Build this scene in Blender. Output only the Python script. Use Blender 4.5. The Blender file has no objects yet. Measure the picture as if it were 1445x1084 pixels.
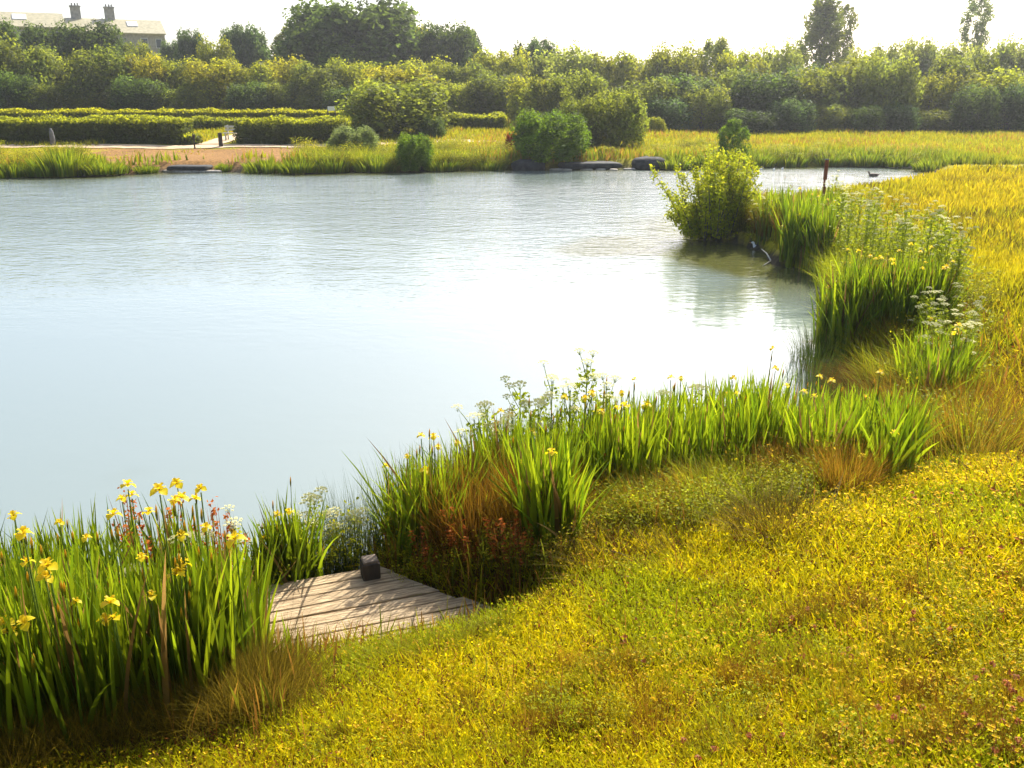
import bpy, math, random
import numpy as np
from mathutils import Vector

# ------------------------------------------------------------------ camera, world, sun
sc = bpy.context.scene
COL = sc.collection
CAMZ, FPX, PIT = 3.6, 1250.0, math.radians(18.45)
cam = bpy.data.cameras.new('camera'); camo = bpy.data.objects.new('camera', cam); COL.objects.link(camo)
camo.location = (0, 0, CAMZ); camo.rotation_euler = (math.radians(90) - PIT, 0, 0)
cam.sensor_width = 36; cam.lens = 36 * FPX / 1445; cam.clip_end = 5000; cam.clip_start = 0.05
sc.camera = camo

SUN_EL, SUN_AZ = math.radians(43), math.radians(27)
w = bpy.data.worlds.new('World'); sc.world = w; w.use_nodes = True
nt = w.node_tree; sky = nt.nodes.new('ShaderNodeTexSky'); sky.sky_type = 'NISHITA'; sky.sun_disc = False
sky.sun_elevation = SUN_EL; sky.sun_rotation = SUN_AZ
sky.air_density = 0.8; sky.dust_density = 3.0; sky.ozone_density = 0.3
bg = nt.nodes['Background']; bg.inputs['Strength'].default_value = 0.15
nt.links.new(sky.outputs[0], bg.inputs[0])
sl = bpy.data.lights.new('sun', 'SUN'); sl.energy = 5.0; sl.angle = math.radians(0.6); sl.color = (1, 0.95, 0.86)
so = bpy.data.objects.new('sun', sl); COL.objects.link(so); so.location = (20, 40, 40)
so.rotation_euler = (math.pi / 2 - SUN_EL, 0, math.pi - SUN_AZ)
sc.view_settings.view_transform = 'Standard'; sc.view_settings.look = 'None'
sc.view_settings.exposure = 0.95; sc.view_settings.gamma = 1.0
sc.cycles.max_bounces = 8; sc.cycles.transparent_max_bounces = 8
sc.cycles.volume_bounces = 0
sc.cycles.use_denoising = True

VEG = 0.82            # overall albedo of all vegetation tones
rng = np.random.default_rng(7); random.seed(7)
PI = math.pi

# ------------------------------------------------------------------ layout helpers
def ray(px, py):
    cx = (np.asarray(px, float) - 722.5) / FPX; cy = (542 - np.asarray(py, float)) / FPX
    cp, sp = math.cos(PIT), math.sin(PIT)
    return np.stack([cx, cp + cy * sp, -sp + cy * cp], -1)
def on_plane(px, py, z=0.0):
    d = ray(px, py); t = (z - CAMZ) / d[..., 2]
    return d * t[..., None] + np.array([0, 0, CAMZ])
def z_at(py, D):                       # height of picture row py at forward distance D
    d = ray(722.5, py); return CAMZ + d[2] * D / d[1]
def x_at(px, py, D):
    d = ray(px, py); return d[0] * D / d[1]

shore_px = [(-500,262),(-200,256),(0,251),(100,249),(200,246),(235,243),(300,243),(420,244),(600,241),(720,240),
    (900,238),(1020,236),(1200,234),(1290,236),(1345,242),(1300,249),(1250,256),(1190,264),(1110,284),(1045,298),
    (985,310),(958,320),(990,336),(1050,345),(1082,358),(1095,376),(1162,380),(1160,420),(1150,485),(1195,505),(1245,518),(1268,556),(1258,600),(1215,626),(1165,634),
    (1120,634),(1085,636),(1000,652),(900,668),(800,690),(700,715),(640,745),(585,780),(540,800),(480,816),(420,842),
    (350,880),(250,915),(100,940),(-100,960),(-500,985)]
# the near edge of the narrow right arm is seen over its grassy lip, so its waterline lies nearer than its picture row
LIP = {(1345,242): .15, (1300,249): .45, (1250,256): .5, (1190,264): .5, (1110,284): .35, (1045,298): .15}
POLY = np.array([on_plane(p[0], p[1], LIP.get(p, 0))[:2] for p in shore_px])
POLY = np.vstack([[-75, 44], POLY, [-20, 3.5], [-75, 3.5]])

def vnoise(x, y, s, seed=0):
    x = np.asarray(x) / s + 137.3 * seed; y = np.asarray(y) / s + 71.7 * seed
    xi = np.floor(x).astype(np.int64); yi = np.floor(y).astype(np.int64); fx = x - xi; fy = y - yi
    fx = fx * fx * (3 - 2 * fx); fy = fy * fy * (3 - 2 * fy)
    def h(a, b):
        n = (a * 374761393 + b * 668265263 + seed * 974711) & 0x7fffffff
        n = ((n ^ (n >> 13)) * 1274126177) & 0x7fffffff
        return ((n ^ (n >> 16)) & 0xffff) / 65535.0
    return (h(xi, yi) * (1 - fx) + h(xi + 1, yi) * fx) * (1 - fy) + (h(xi, yi + 1) * (1 - fx) + h(xi + 1, yi + 1) * fx) * fy
def fbm(x, y, s, seed=0):
    return .55 * vnoise(x, y, s, seed) + .3 * vnoise(x, y, s * .45, seed + 1) + .15 * vnoise(x, y, s * .2, seed + 2)
def sstep(a, b, x):
    t = np.clip((np.asarray(x, float) - a) / (b - a), 0, 1); return t * t * (3 - 2 * t)

def sdist(x, y):
    x = np.asarray(x, float); y = np.asarray(y, float)
    best = np.full(x.shape, 1e9); ins = np.zeros(x.shape, bool)
    n = len(POLY)
    for i in range(n):
        a = POLY[i]; b = POLY[(i + 1) % n]; e = b - a
        t = np.clip(((x - a[0]) * e[0] + (y - a[1]) * e[1]) / (e @ e), 0, 1)
        best = np.minimum(best, (x - a[0] - t * e[0]) ** 2 + (y - a[1] - t * e[1]) ** 2)
        c = (a[1] > y) != (b[1] > y)
        xx = a[0] + (y - a[1]) / (e[1] if abs(e[1]) > 1e-9 else 1e-9) * e[0]
        ins ^= c & (x < xx)
    d = np.sqrt(best); return np.where(ins, -d, d)

GX0, GX1, GY0, GY1, GS = -80.0, 75.0, -8.0, 170.0, 0.2
gx = np.arange(GX0, GX1 + GS, GS); gy = np.arange(GY0, GY1 + GS, GS)
GXX, GYY = np.meshgrid(gx, gy)
# coarse distance everywhere, exact near camera comes from the same grid
SD = sdist(GXX, GYY)
SD = SD + sstep(30, 38, GYY) * ((fbm(GXX, GYY, 3.0, 15) - .5) * 1.8 + (vnoise(GXX, GYY, .8, 16) - .5) * .5)
# fishing platform frame (origin at front-right corner)
DK_O = np.array([-0.11, 5.16]); DK_U = np.array([-0.94, -0.34]); DK_U = DK_U / np.linalg.norm(DK_U); DK_V = np.array([DK_U[1], -DK_U[0]])
if DK_V[1] < 0: DK_V = -DK_V
DK_L, DK_W, DK_Z = 2.2, 0.86, 0.27
def hraw(x, y, d):
    dn = d + .25 * (fbm(x, y, .8, 3) - .5) * sstep(0.2, 1, d)
    near = np.interp(dn, [-3, -1, -.1, 0, .25, 1, 2, 4, 6, 10, 20, 60], [-.9, -.5, -.12, 0, .10, .32, .72, 1.45, 2.0, 2.4, 2.8, 3.5])
    far = np.interp(d, [-3, -1, 0, .12, .5, 3, 8, 15, 30, 60], [-.9, -.5, 0, .36, .42, .46, .54, .62, .8, 1.0])
    k = sstep(8.5, 17, y)
    z = near * (1 - k) + far * k
    left = sstep(14, -6, x)
    z = z + left * np.interp(y, [49, 54, 62, 72, 84, 120, 160], [0, .12, .45, .85, 1.15, 4.2, 7]) * (d > 0)
    z = z + sstep(.3, 1.5, d) * (.10 * (fbm(x, y, 1.6, 5) - .5) + .25 * (fbm(x, y, 7, 9) - .5))
    # pocket cut for the platform
    rx = (x - DK_O[0]); ry = (y - DK_O[1])
    u = rx * DK_U[0] + ry * DK_U[1]; v = rx * DK_V[0] + ry * DK_V[1]
    u = u - .74 * np.clip(v, 0, .86)
    m = sstep(-.35, -.05, u) * sstep(-.60, -.12, v) * sstep(DK_L + .6, DK_L + .1, u) * (v < 2.2)
    z = np.where(d > 0, z * (1 - m) + np.minimum(z, .12) * m, z)
    return np.where(d > 0, np.maximum(z, .004), np.minimum(z, -.004))
HG = hraw(GXX, GYY, SD)
def bil(G, x, y):
    fx = np.clip((np.asarray(x, float) - GX0) / GS, 0, len(gx) - 1.001); fy = np.clip((np.asarray(y, float) - GY0) / GS, 0, len(gy) - 1.001)
    i = fx.astype(int); j = fy.astype(int); fx = fx - i; fy = fy - j
    return (G[j, i] * (1 - fx) + G[j, i + 1] * fx) * (1 - fy) + (G[j + 1, i] * (1 - fx) + G[j + 1, i + 1] * fx) * fy
def H(x, y): return bil(HG, x, y)
def SDF(x, y): return bil(SD, x, y)
def ground(px, py):
    """world point where the sight line through photo pixel meets the terrain or water"""
    d = ray(px, py); d = d / np.linalg.norm(d)
    t = 1.0; prev = t
    while t < 200:
        p = np.array([0, 0, CAMZ]) + d * t
        if p[2] < max(float(H(p[0], p[1])), 0): break
        prev = t; t *= 1.01
    a, b = prev, t
    for _ in range(20):
        m = (a + b) / 2; p = np.array([0, 0, CAMZ]) + d * m
        if p[2] < max(float(H(p[0], p[1])), 0): b = m
        else: a = m
    p = np.array([0, 0, CAMZ]) + d * a
    return Vector((p[0], p[1], max(float(H(p[0], p[1])), 0)))

# ------------------------------------------------------------------ object helpers
def tag(o, label=None, cat=None, group=None, kind=None):
    if label: o['label'] = label
    if cat: o['category'] = cat
    if group: o['group'] = group
    if kind: o['kind'] = kind
    return o
def thing(name, label, cat, loc, rz=0, group=None):
    o = bpy.data.objects.new(name, None); COL.objects.link(o); o.location = loc; o.rotation_euler = (0, 0, rz)
    o.empty_display_size = .2
    return tag(o, label, cat, group)
def mesh_np(name, V, F4=None, F3=None, C=None, mat=None, smooth=False):
    me = bpy.data.meshes.new(name)
    V = np.asarray(V, np.float32); parts = []; tot = []
    if F4 is not None and len(F4): parts.append(np.asarray(F4, np.int32).ravel()); tot.append(np.full(len(F4), 4, np.int32))
    if F3 is not None and len(F3): parts.append(np.asarray(F3, np.int32).ravel()); tot.append(np.full(len(F3), 3, np.int32))
    L = np.concatenate(parts); T = np.concatenate(tot)
    me.vertices.add(len(V)); me.vertices.foreach_set('co', V.ravel())
    me.loops.add(len(L)); me.loops.foreach_set('vertex_index', L)
    me.polygons.add(len(T)); st = np.concatenate([[0], np.cumsum(T)[:-1]]).astype(np.int32)
    me.polygons.foreach_set('loop_start', st)
    me.polygons.foreach_set('loop_total', T)
    if C is not None:
        at = me.color_attributes.new('tone', 'FLOAT_COLOR', 'POINT')
        C = np.asarray(C, np.float32) * VEG
        at.data.foreach_set('color', np.concatenate([C, np.ones((len(C), 1), np.float32)], 1).ravel())
    me.update(calc_edges=True); me.validate()
    if smooth: me.polygons.foreach_set('use_smooth', np.ones(len(T), bool))
    if mat: me.materials.append(mat)
    return me
def link(name, me, parent=None, loc=(0, 0, 0), rz=0, sc_=(1, 1, 1)):
    o = bpy.data.objects.new(name, me); COL.objects.link(o); o.location = loc; o.rotation_euler = (0, 0, rz); o.scale = sc_
    if parent: o.parent = parent
    return o
class MB:                                    # small polygon collector for built things
    def __init__(s): s.v = []; s.f = []
    def add(s, vs, fs):
        n = len(s.v); s.v += [tuple(v) for v in vs]; s.f += [tuple(i + n for i in f) for f in fs]
    def box(s, c, size, rz=0, taper=1.0, jit=0, rnd=None, bev=0.0):
        x, y, z = [q / 2 for q in size]; ca, sa = math.cos(rz), math.sin(rz); vs = []
        b = min(bev, x * .9, y * .9)
        ring = [(-x + b, -y), (x - b, -y), (x, -y + b), (x, y - b), (x - b, y), (-x + b, y), (-x, y - b), (-x, -y + b)] if b > 0 else [(-x, -y), (x, -y), (x, y), (-x, y)]
        m = len(ring)
        levels = [(-z, 1), (z, taper)] if b <= 0 else [(-z, 1), (z - b, taper), (z, taper * (1 - b / max(x, y)))]
        for zz, t in levels:
            for a, d in ring:
                a *= t; d *= t
                j = [(rnd.random() - .5) * jit for _ in range(3)] if rnd else (0, 0, 0)
                vs.append((c[0] + a * ca - d * sa + j[0], c[1] + a * sa + d * ca + j[1], c[2] + zz + j[2]))
        fs = [tuple(range(m))[::-1], tuple(range(m * (len(levels) - 1), m * len(levels)))]
        for k in range(len(levels) - 1):
            for i in range(m): fs.append((k * m + i, k * m + (i + 1) % m, (k + 1) * m + (i + 1) % m, (k + 1) * m + i))
        s.add(vs, fs)
    def tube(s, pts, rs, n=6):
        pts = [Vector(p) for p in pts]; vs = []; fs = []
        for i, p in enumerate(pts):
            d = (pts[min(i + 1, len(pts) - 1)] - pts[max(i - 1, 0)]).normalized()
            a = d.cross(Vector((.3, .9, .1))).normalized(); b = d.cross(a)
            for k in range(n):
                q = p + (a * math.cos(2 * PI * k / n) + b * math.sin(2 * PI * k / n)) * rs[i]; vs.append(q)
        for i in range(len(pts) - 1):
            for k in range(n): fs.append((i * n + k, i * n + (k + 1) % n, (i + 1) * n + (k + 1) % n, (i + 1) * n + k))
        fs += [tuple(range(n))[::-1], tuple(range(len(vs) - n, len(vs)))]
        s.add(vs, fs)
    def mesh(s, name, mat, smooth=False):
        me = bpy.data.meshes.new(name); me.from_pydata(s.v, [], s.f); me.update(); me.materials.append(mat)
        if smooth:
            for p in me.polygons: p.use_smooth = True
        return me
    def build(s, name, mat, parent=None, smooth=False, **k): return link(name, s.mesh(name, mat, smooth), parent, **k)

# ------------------------------------------------------------------ materials
def newmat(name):
    m = bpy.data.materials.new(name); m.use_nodes = True; n = m.node_tree; n.nodes.clear()
    out = n.nodes.new('ShaderNodeOutputMaterial'); return m, n, out
def leafmat(name, trans=.45, rough=.55, tintobj=False, spec=.25, tval=1.5):
    m, n, out = newmat(name); L = n.links
    a = n.nodes.new('ShaderNodeAttribute'); a.attribute_name = 'tone'; col = a.outputs['Color']
    if tintobj:
        oi = n.nodes.new('ShaderNodeObjectInfo'); mx = n.nodes.new('ShaderNodeMix'); mx.data_type = 'RGBA'; mx.blend_type = 'MULTIPLY'
        mx.inputs['Factor'].default_value = 1; L.new(col, mx.inputs['A']); L.new(oi.outputs['Color'], mx.inputs['B']); col = mx.outputs['Result']
    p = n.nodes.new('ShaderNodeBsdfPrincipled'); L.new(col, p.inputs['Base Color']); p.inputs['Roughness'].default_value = rough
    p.inputs['Specular IOR Level'].default_value = spec
    t = n.nodes.new('ShaderNodeBsdfTranslucent'); hs = n.nodes.new('ShaderNodeHueSaturation'); hs.inputs['Value'].default_value = tval
    hs.inputs['Hue'].default_value = .49; L.new(col, hs.inputs['Color']); L.new(hs.outputs[0], t.inputs[0])
    mix = n.nodes.new('ShaderNodeMixShader'); mix.inputs[0].default_value = trans
    L.new(p.outputs[0], mix.inputs[1]); L.new(t.outputs[0], mix.inputs[2]); L.new(mix.outputs[0], out.inputs[0])
    return m
def solid(name, c1, c2, scale=8, rough=.8, bump=.3, stretch=(1, 1, 1), metal=0, coords='Object', detail=6):
    m, n, out = newmat(name); L = n.links
    tc = n.nodes.new('ShaderNodeTexCoord'); mp = n.nodes.new('ShaderNodeMapping'); mp.inputs['Scale'].default_value = stretch
    L.new(tc.outputs[coords], mp.inputs[0]); nz = n.nodes.new('ShaderNodeTexNoise'); nz.inputs['Scale'].default_value = scale
    nz.inputs['Detail'].default_value = detail; L.new(mp.outputs[0], nz.inputs['Vector'])
    r = n.nodes.new('ShaderNodeValToRGB'); r.color_ramp.elements[0].position = .35; r.color_ramp.elements[1].position = .68
    r.color_ramp.elements[0].color = (*c1, 1); r.color_ramp.elements[1].color = (*c2, 1); L.new(nz.outputs[0], r.inputs[0])
    p = n.nodes.new('ShaderNodeBsdfPrincipled'); L.new(r.outputs[0], p.inputs['Base Color']); p.inputs['Roughness'].default_value = rough
    p.inputs['Metallic'].default_value = metal
    b = n.nodes.new('ShaderNodeBump'); b.inputs['Strength'].default_value = bump; b.inputs['Distance'].default_value = .02
    L.new(nz.outputs[0], b.inputs['Height']); L.new(b.outputs[0], p.inputs['Normal']); L.new(p.outputs[0], out.inputs[0])
    return m

M_grass = leafmat('meadow_grass', .45, spec=.06)
M_iris = leafmat('iris_leaf', .46, .45, spec=.25)
M_petal = leafmat('petal', .5, .5)
M_tree = leafmat('tree_leaf', .52, .6, tintobj=True, spec=.10, tval=2.0)
M_bark = solid('bark', (.05, .045, .035), (.12, .10, .07), 6, .9, .6, (1, 1, .3))
M_stone = solid('house_stone', (.22, .21, .18), (.34, .32, .27), 3, .9, .4)
M_roof = solid('roof_slate', (.27, .245, .14), (.42, .37, .22), 2.5, .6, .3)
M_glass = solid('window_glass', (.03, .04, .05), (.05, .06, .07), 2, .08, 0)
M_frame = solid('window_frame', (.5, .5, .48), (.6, .6, .58), 4, .6, 0)
M_sky_glass = solid('skylight_glass', (.75, .78, .8), (.8, .83, .86), 2, .05, 0)  # near-white pane; the bright sky reflection is painted into its colour
M_plank = solid('weathered_plank', (.22, .145, .07), (.60, .45, .26), 5, .85, .9, (1.4, 18, 18), 0, 'Object', 9)
M_postw = solid('dark_post_wood', (.014, .010, .006), (.055, .038, .022), 20, .8, .6, (1, 1, .2))
M_posttop = solid('post_end_grain', (.10, .075, .05), (.24, .18, .12), 30, .8, .5)
M_rust = solid('rusty_metal', (.10, .022, .004), (.22, .06, .012), 25, .8, .4)
M_white = solid('white_paint', (.7, .7, .66), (.8, .8, .78), 9, .6, .1)
M_benchw = solid('pale_bench_wood', (.42, .40, .32), (.6, .58, .5), 9, .7, .2, (1, 6, 6))
M_dkst = solid('dark_shaded_stone', (.015, .016, .015), (.05, .05, .045), 5, .9, .7)  # even stone tone, darkened to carry the shade of its front faces
M_greyst = solid('grey_stone', (.07, .07, .068), (.16, .16, .15), 5, .85, .7)
M_paleston = solid('pale_shore_stone', (.28, .24, .18), (.46, .40, .32), 5, .85, .7)
M_path = solid('pale_path_gravel', (.42, .30, .17), (.60, .45, .28), 1.5, .9, .3)
M_feather = solid('white_feather', (.7, .7, .7), (.85, .85, .83), 20, .7, .1)
M_brownf = solid('brown_feather', (.06, .04, .02), (.16, .11, .06), 20, .7, .1)
M_bill = solid('orange_bill', (.5, .2, .02), (.6, .26, .03), 20, .5, 0)

# ------------------------------------------------------------------ ground sheet
def zone_colour(x, y, d):
    """albedo of soil and matted growth by place"""
    n = fbm(x, y, 3.5, 21)[..., None]; n2 = fbm(x, y, .7, 31)[..., None]
    gold = np.array([.42, .34, .008]); olive = np.array([.25, .26, .008]); brown = np.array([.10, .055, .018])
    c = gold * n + olive * (1 - n)
    nearb = (1 - sstep(7, 14, y))[..., None]
    c = c * (1 - nearb) + nearb * (olive * .9 * (1 - n2) + gold * .75 * n2)
    edge = (1 - sstep(.4, 1.8, d))[..., None] * nearb
    c = c * (1 - edge) + brown * .5 * edge
    return c
def nonuni(a0, a1, fine0, fine1, s, g):
    v = list(np.arange(fine0, fine1, s)); st = s; p = fine1
    while p < a1: v.append(p); st *= g; p += st
    v.append(a1); st = s; p = fine0 - s
    while p > a0: v.append(p); st *= g; p -= st
    v.append(a0); return np.array(sorted(v))
# bare brown earth on the far bank (photo x 120..420)
EB = [ground(a, b) for a, b in [(120, 209), (430, 209), (440, 222), (390, 236), (330, 244), (210, 247), (150, 243), (150, 226)]]
def in_poly(x, y, P):
    ins = np.zeros(np.shape(x), bool); n = len(P)
    for i in range(n):
        a = P[i]; b = P[(i + 1) % n]; c = (a[1] > y) != (b[1] > y)
        xx = a[0] + (y - a[1]) / ((b[1] - a[1]) or 1e-9) * (b[0] - a[0]); ins ^= c & (x < xx)
    return ins
xs = nonuni(-1500, 1500, -9, 12, .10, 1.035); ys = nonuni(-60, 2500, 2.0, 12, .10, 1.02)
X, Y = np.meshgrid(xs, ys)
Z = H(X, Y); dS = SDF(X, Y)
Cg = zone_colour(X, Y, dS)
earth = in_poly(X + (fbm(X, Y, 1.2, 41) - .5) * 1.5, Y + (fbm(X, Y, 1.2, 43) - .5) * 3, EB)
Cg = np.where(earth[..., None], np.array([.33, .18, .06]) * (.8 + .4 * fbm(X, Y, 1.5, 44))[..., None], Cg)
Cg = np.where((dS < .05)[..., None], np.array([.06, .05, .03]), Cg)
nx = len(xs); ii = np.arange(len(ys) - 1)[:, None] * nx + np.arange(nx - 1)[None, :]; ii = ii.ravel()
m, n, out = newmat('ground_soil'); L = n.links
a = n.nodes.new('ShaderNodeAttribute'); a.attribute_name = 'tone'; nz = n.nodes.new('ShaderNodeTexNoise'); nz.inputs['Scale'].default_value = 9; nz.inputs['Detail'].default_value = 8
tc = n.nodes.new('ShaderNodeTexCoord'); L.new(tc.outputs['Object'], nz.inputs['Vector'])
rr = n.nodes.new('ShaderNodeMapRange'); rr.inputs[1].default_value = .3; rr.inputs[2].default_value = .7; rr.inputs[3].default_value = .45; rr.inputs[4].default_value = 1.3
L.new(nz.outputs[0], rr.inputs[0]); mx = n.nodes.new('ShaderNodeVectorMath'); mx.operation = 'SCALE'; L.new(a.outputs['Color'], mx.inputs[0]); L.new(rr.outputs[0], mx.inputs['Scale'])
p = n.nodes.new('ShaderNodeBsdfPrincipled'); p.inputs['Roughness'].default_value = .95; p.inputs['Specular IOR Level'].default_value = .1; L.new(mx.outputs[0], p.inputs['Base Color'])
bp = n.nodes.new('ShaderNodeBump'); bp.inputs['Strength'].default_value = .6; bp.inputs['Distance'].default_value = .05; L.new(nz.outputs[0], bp.inputs['Height']); L.new(bp.outputs[0], p.inputs['Normal'])
L.new(p.outputs[0], out.inputs[0]); M_ground = m
g = link('ground', mesh_np('ground', np.stack([X.ravel(), Y.ravel(), Z.ravel()], 1), np.stack([ii, ii + 1, ii + 1 + nx, ii + nx], 1), None, Cg.reshape(-1, 3), M_ground, True))
tag(g, kind='structure')

# ------------------------------------------------------------------ pond water
m, n, out = newmat('pond_water'); L = n.links
tc = n.nodes.new('ShaderNodeTexCoord')
def wnoise(scale, stretch, det):
    mp = n.nodes.new('ShaderNodeMapping'); mp.inputs['Scale'].default_value = stretch; L.new(tc.outputs['Object'], mp.inputs[0])
    q = n.nodes.new('ShaderNodeTexNoise'); q.inputs['Scale'].default_value = scale; q.inputs['Detail'].default_value = det; L.new(mp.outputs[0], q.inputs['Vector']); return q.outputs[0]
fine = wnoise(3.2, (1, 1.7, 1), 4); mid = wnoise(.9, (.7, 1.5, 1), 3); patch = wnoise(.09, (1, 1.6, 1), 3)
sx = n.nodes.new('ShaderNodeSeparateXYZ'); L.new(tc.outputs['Object'], sx.inputs[0])
far = n.nodes.new('ShaderNodeMapRange'); far.inputs[1].default_value = 12; far.inputs[2].default_value = 34; far.inputs[3].default_value = .04; far.inputs[4].default_value = 1.0; L.new(sx.outputs[1], far.inputs[0])
pm = n.nodes.new('ShaderNodeMapRange'); pm.inputs[1].default_value = .38; pm.inputs[2].default_value = .6; pm.inputs[3].default_value = .45; pm.inputs[4].default_value = 1; L.new(patch, pm.inputs[0])
mul = n.nodes.new('ShaderNodeMath'); mul.operation = 'MULTIPLY'; L.new(far.outputs[0], mul.inputs[0]); L.new(pm.outputs[0], mul.inputs[1])
add = n.nodes.new('ShaderNodeMath'); add.operation = 'ADD'; L.new(fine, add.inputs[0]); L.new(mid, add.inputs[1])
b = n.nodes.new('ShaderNodeBump'); b.inputs['Distance'].default_value = .085; L.new(add.outputs[0], b.inputs['Height']); L.new(mul.outputs[0], b.inputs['Strength'])
p = n.nodes.new('ShaderNodeBsdfPrincipled'); at_ = n.nodes.new('ShaderNodeAttribute'); at_.attribute_name = 'tone'; L.new(at_.outputs['Color'], p.inputs['Base Color']); p.inputs['Roughness'].default_value = .03
p.inputs['IOR'].default_value = 1.8; L.new(b.outputs[0], p.inputs['Normal']); L.new(p.outputs[0], out.inputs[0]); M_water = m
wx = np.linspace(-95, 40, 451); wy = np.linspace(1, 62, 306); WX, WY = np.meshgrid(wx, wy); wd_ = -SDF(WX, WY)
ALG_REFL = [on_plane(a, b) for a, b in [(790, 352), (830, 338), (900, 332), (965, 322), (1000, 340), (1100, 372), (1150, 385), (1150, 412), (1060, 402), (960, 390), (880, 380), (800, 374)]]
nzw = fbm(WX + 200, WY + 50, 1.6, 201); deepc = np.array([.185, .228, .205]); mud_reflc = np.array([.085, .085, .012])
sh = (1 - sstep(.2, 2.2, wd_ + (nzw - .5) * 2)) * sstep(14, 18, WY)  # muddy shallows, toned so they also paint in the green shore reflection
blob = np.zeros_like(WX)  # soft olive blobs paint the spreading willow reflection into the water colour
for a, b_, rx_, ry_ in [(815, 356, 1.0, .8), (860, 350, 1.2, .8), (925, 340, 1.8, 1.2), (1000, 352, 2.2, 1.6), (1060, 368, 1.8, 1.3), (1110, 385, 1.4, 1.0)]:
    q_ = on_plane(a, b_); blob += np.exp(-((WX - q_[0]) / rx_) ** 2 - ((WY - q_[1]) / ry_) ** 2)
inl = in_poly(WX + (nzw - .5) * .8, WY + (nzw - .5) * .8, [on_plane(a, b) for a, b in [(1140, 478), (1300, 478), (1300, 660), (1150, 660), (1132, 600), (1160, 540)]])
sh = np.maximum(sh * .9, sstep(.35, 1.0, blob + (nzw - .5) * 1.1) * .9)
wc = deepc * .92 * (1 - sh[..., None]) + mud_reflc * sh[..., None]
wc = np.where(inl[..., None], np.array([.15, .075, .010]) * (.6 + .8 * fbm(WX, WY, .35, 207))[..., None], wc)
nw = len(wx); wi = (np.arange(len(wy) - 1)[:, None] * nw + np.arange(nw - 1)[None, :]).ravel()
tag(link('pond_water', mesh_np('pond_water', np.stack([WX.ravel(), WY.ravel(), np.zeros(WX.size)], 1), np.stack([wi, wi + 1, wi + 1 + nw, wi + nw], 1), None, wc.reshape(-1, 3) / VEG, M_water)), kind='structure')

# ------------------------------------------------------------------ path (draped ribbon)
def ribbon(name, pts, width, mat, lift=.02, sub=40):
    P = [Vector((p[0], p[1], 0)) for p in pts]; V = []; F = []; n = 0; row = 7
    C = []
    for i in range(len(P) - 1):
        for k in range(sub): C.append(P[i].lerp(P[i + 1], k / sub))
    C.append(P[-1])
    for i, c in enumerate(C):
        d = (C[min(i + 1, len(C) - 1)] - C[max(i - 1, 0)]).normalized(); s = Vector((-d.y, d.x, 0))
        ww = width * (.9 + .25 * float(fbm(np.array(c.x), np.array(c.y), 1.5, 77)))
        for j in range(row):
            q = c + s * ww * (j / (row - 1) - .5); V.append((q.x, q.y, float(H(q.x, q.y)) + lift))
    for i in range(len(C) - 1):
        for j in range(row - 1): a0 = i * row + j; F.append((a0, a0 + 1, a0 + row + 1, a0 + row))
    return link(name, mesh_np(name, V, F, None, None, mat, True))
PY = [ground(a, b) for a, b in [(150, 207), (280, 207.5), (470, 207)]]
tag(ribbon('path', [(-40, PY[0].y), (PY[0].x, PY[0].y), (PY[1].x, PY[1].y), (PY[2].x, PY[2].y + .3), (-4, PY[2].y + 3), (6, PY[2].y + 3.5)], 1.3, M_path, .035), kind='structure')
q = ground(293, 205); tag(ribbon('side_path', [(q.x, q.y + .3), (q.x + .1, q.y + 3), (q.x + .9, q.y + 9)], 1.5, M_path, .05, 20), kind='structure')

# ------------------------------------------------------------------ blade builder
def blades(P, h, wd, ang, lean, az, cb, ct, K=2, prof=None, fold=0.0):
    """P (N,3) roots; returns verts, quads, tris, colours"""
    N = len(P); V = np.zeros((N, 2 * K + 1, 3), np.float32); C = np.zeros((N, 2 * K + 1, 3), np.float32)
    fx, fy = np.cos(ang), np.sin(ang); lx, ly = np.cos(az), np.sin(az)
    prof = prof or [1, .8, .6, .4, .3, .2]
    for i in range(K + 1):
        t = i / K; cx = P[:, 0] + lx * lean * h * t ** 1.8; cy = P[:, 1] + ly * lean * h * t ** 1.8
        cz = P[:, 2] + h * t * (1 - .35 * np.clip(lean, 0, 2) ** 2 * t)
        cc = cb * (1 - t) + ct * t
        if i < K:
            hw = wd * prof[i] * .5
            V[:, 2 * i] = np.stack([cx - fx * hw, cy - fy * hw, cz], 1); V[:, 2 * i + 1] = np.stack([cx + fx * hw, cy + fy * hw, cz], 1)
            C[:, 2 * i] = cc; C[:, 2 * i + 1] = cc
        else: V[:, 2 * K] = np.stack([cx, cy, cz], 1); C[:, 2 * K] = cc
    base = (np.arange(N) * (2 * K + 1))[:, None]
    q = [base + np.array([[2 * i, 2 * i + 1, 2 * i + 3, 2 * i + 2]]) for i in range(K - 1)]
    F4 = np.concatenate(q) if q else np.zeros((0, 4), int)
    F3 = base + np.array([[2 * K - 2, 2 * K - 1, 2 * K]])
    return V.reshape(-1, 3), F4, F3, C.reshape(-1, 3)
def merge(parts):
    V = []; F4 = []; F3 = []; C = []; o = 0
    for v, f4, f3, c in parts:
        V.append(v); C.append(c)
        if len(f4): F4.append(f4 + o)
        if len(f3): F3.append(f3 + o)
        o += len(v)
    return np.concatenate(V), (np.concatenate(F4) if F4 else None), (np.concatenate(F3) if F3 else None), np.concatenate(C)
def tone(N, a, b, jit=.25, r=None):
    r = r or rng; k = r.random((N, 1)); return (np.array(a) * (1 - k) + np.array(b) * k) * (1 + (r.random((N, 1)) - .5) * 2 * jit)

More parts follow.
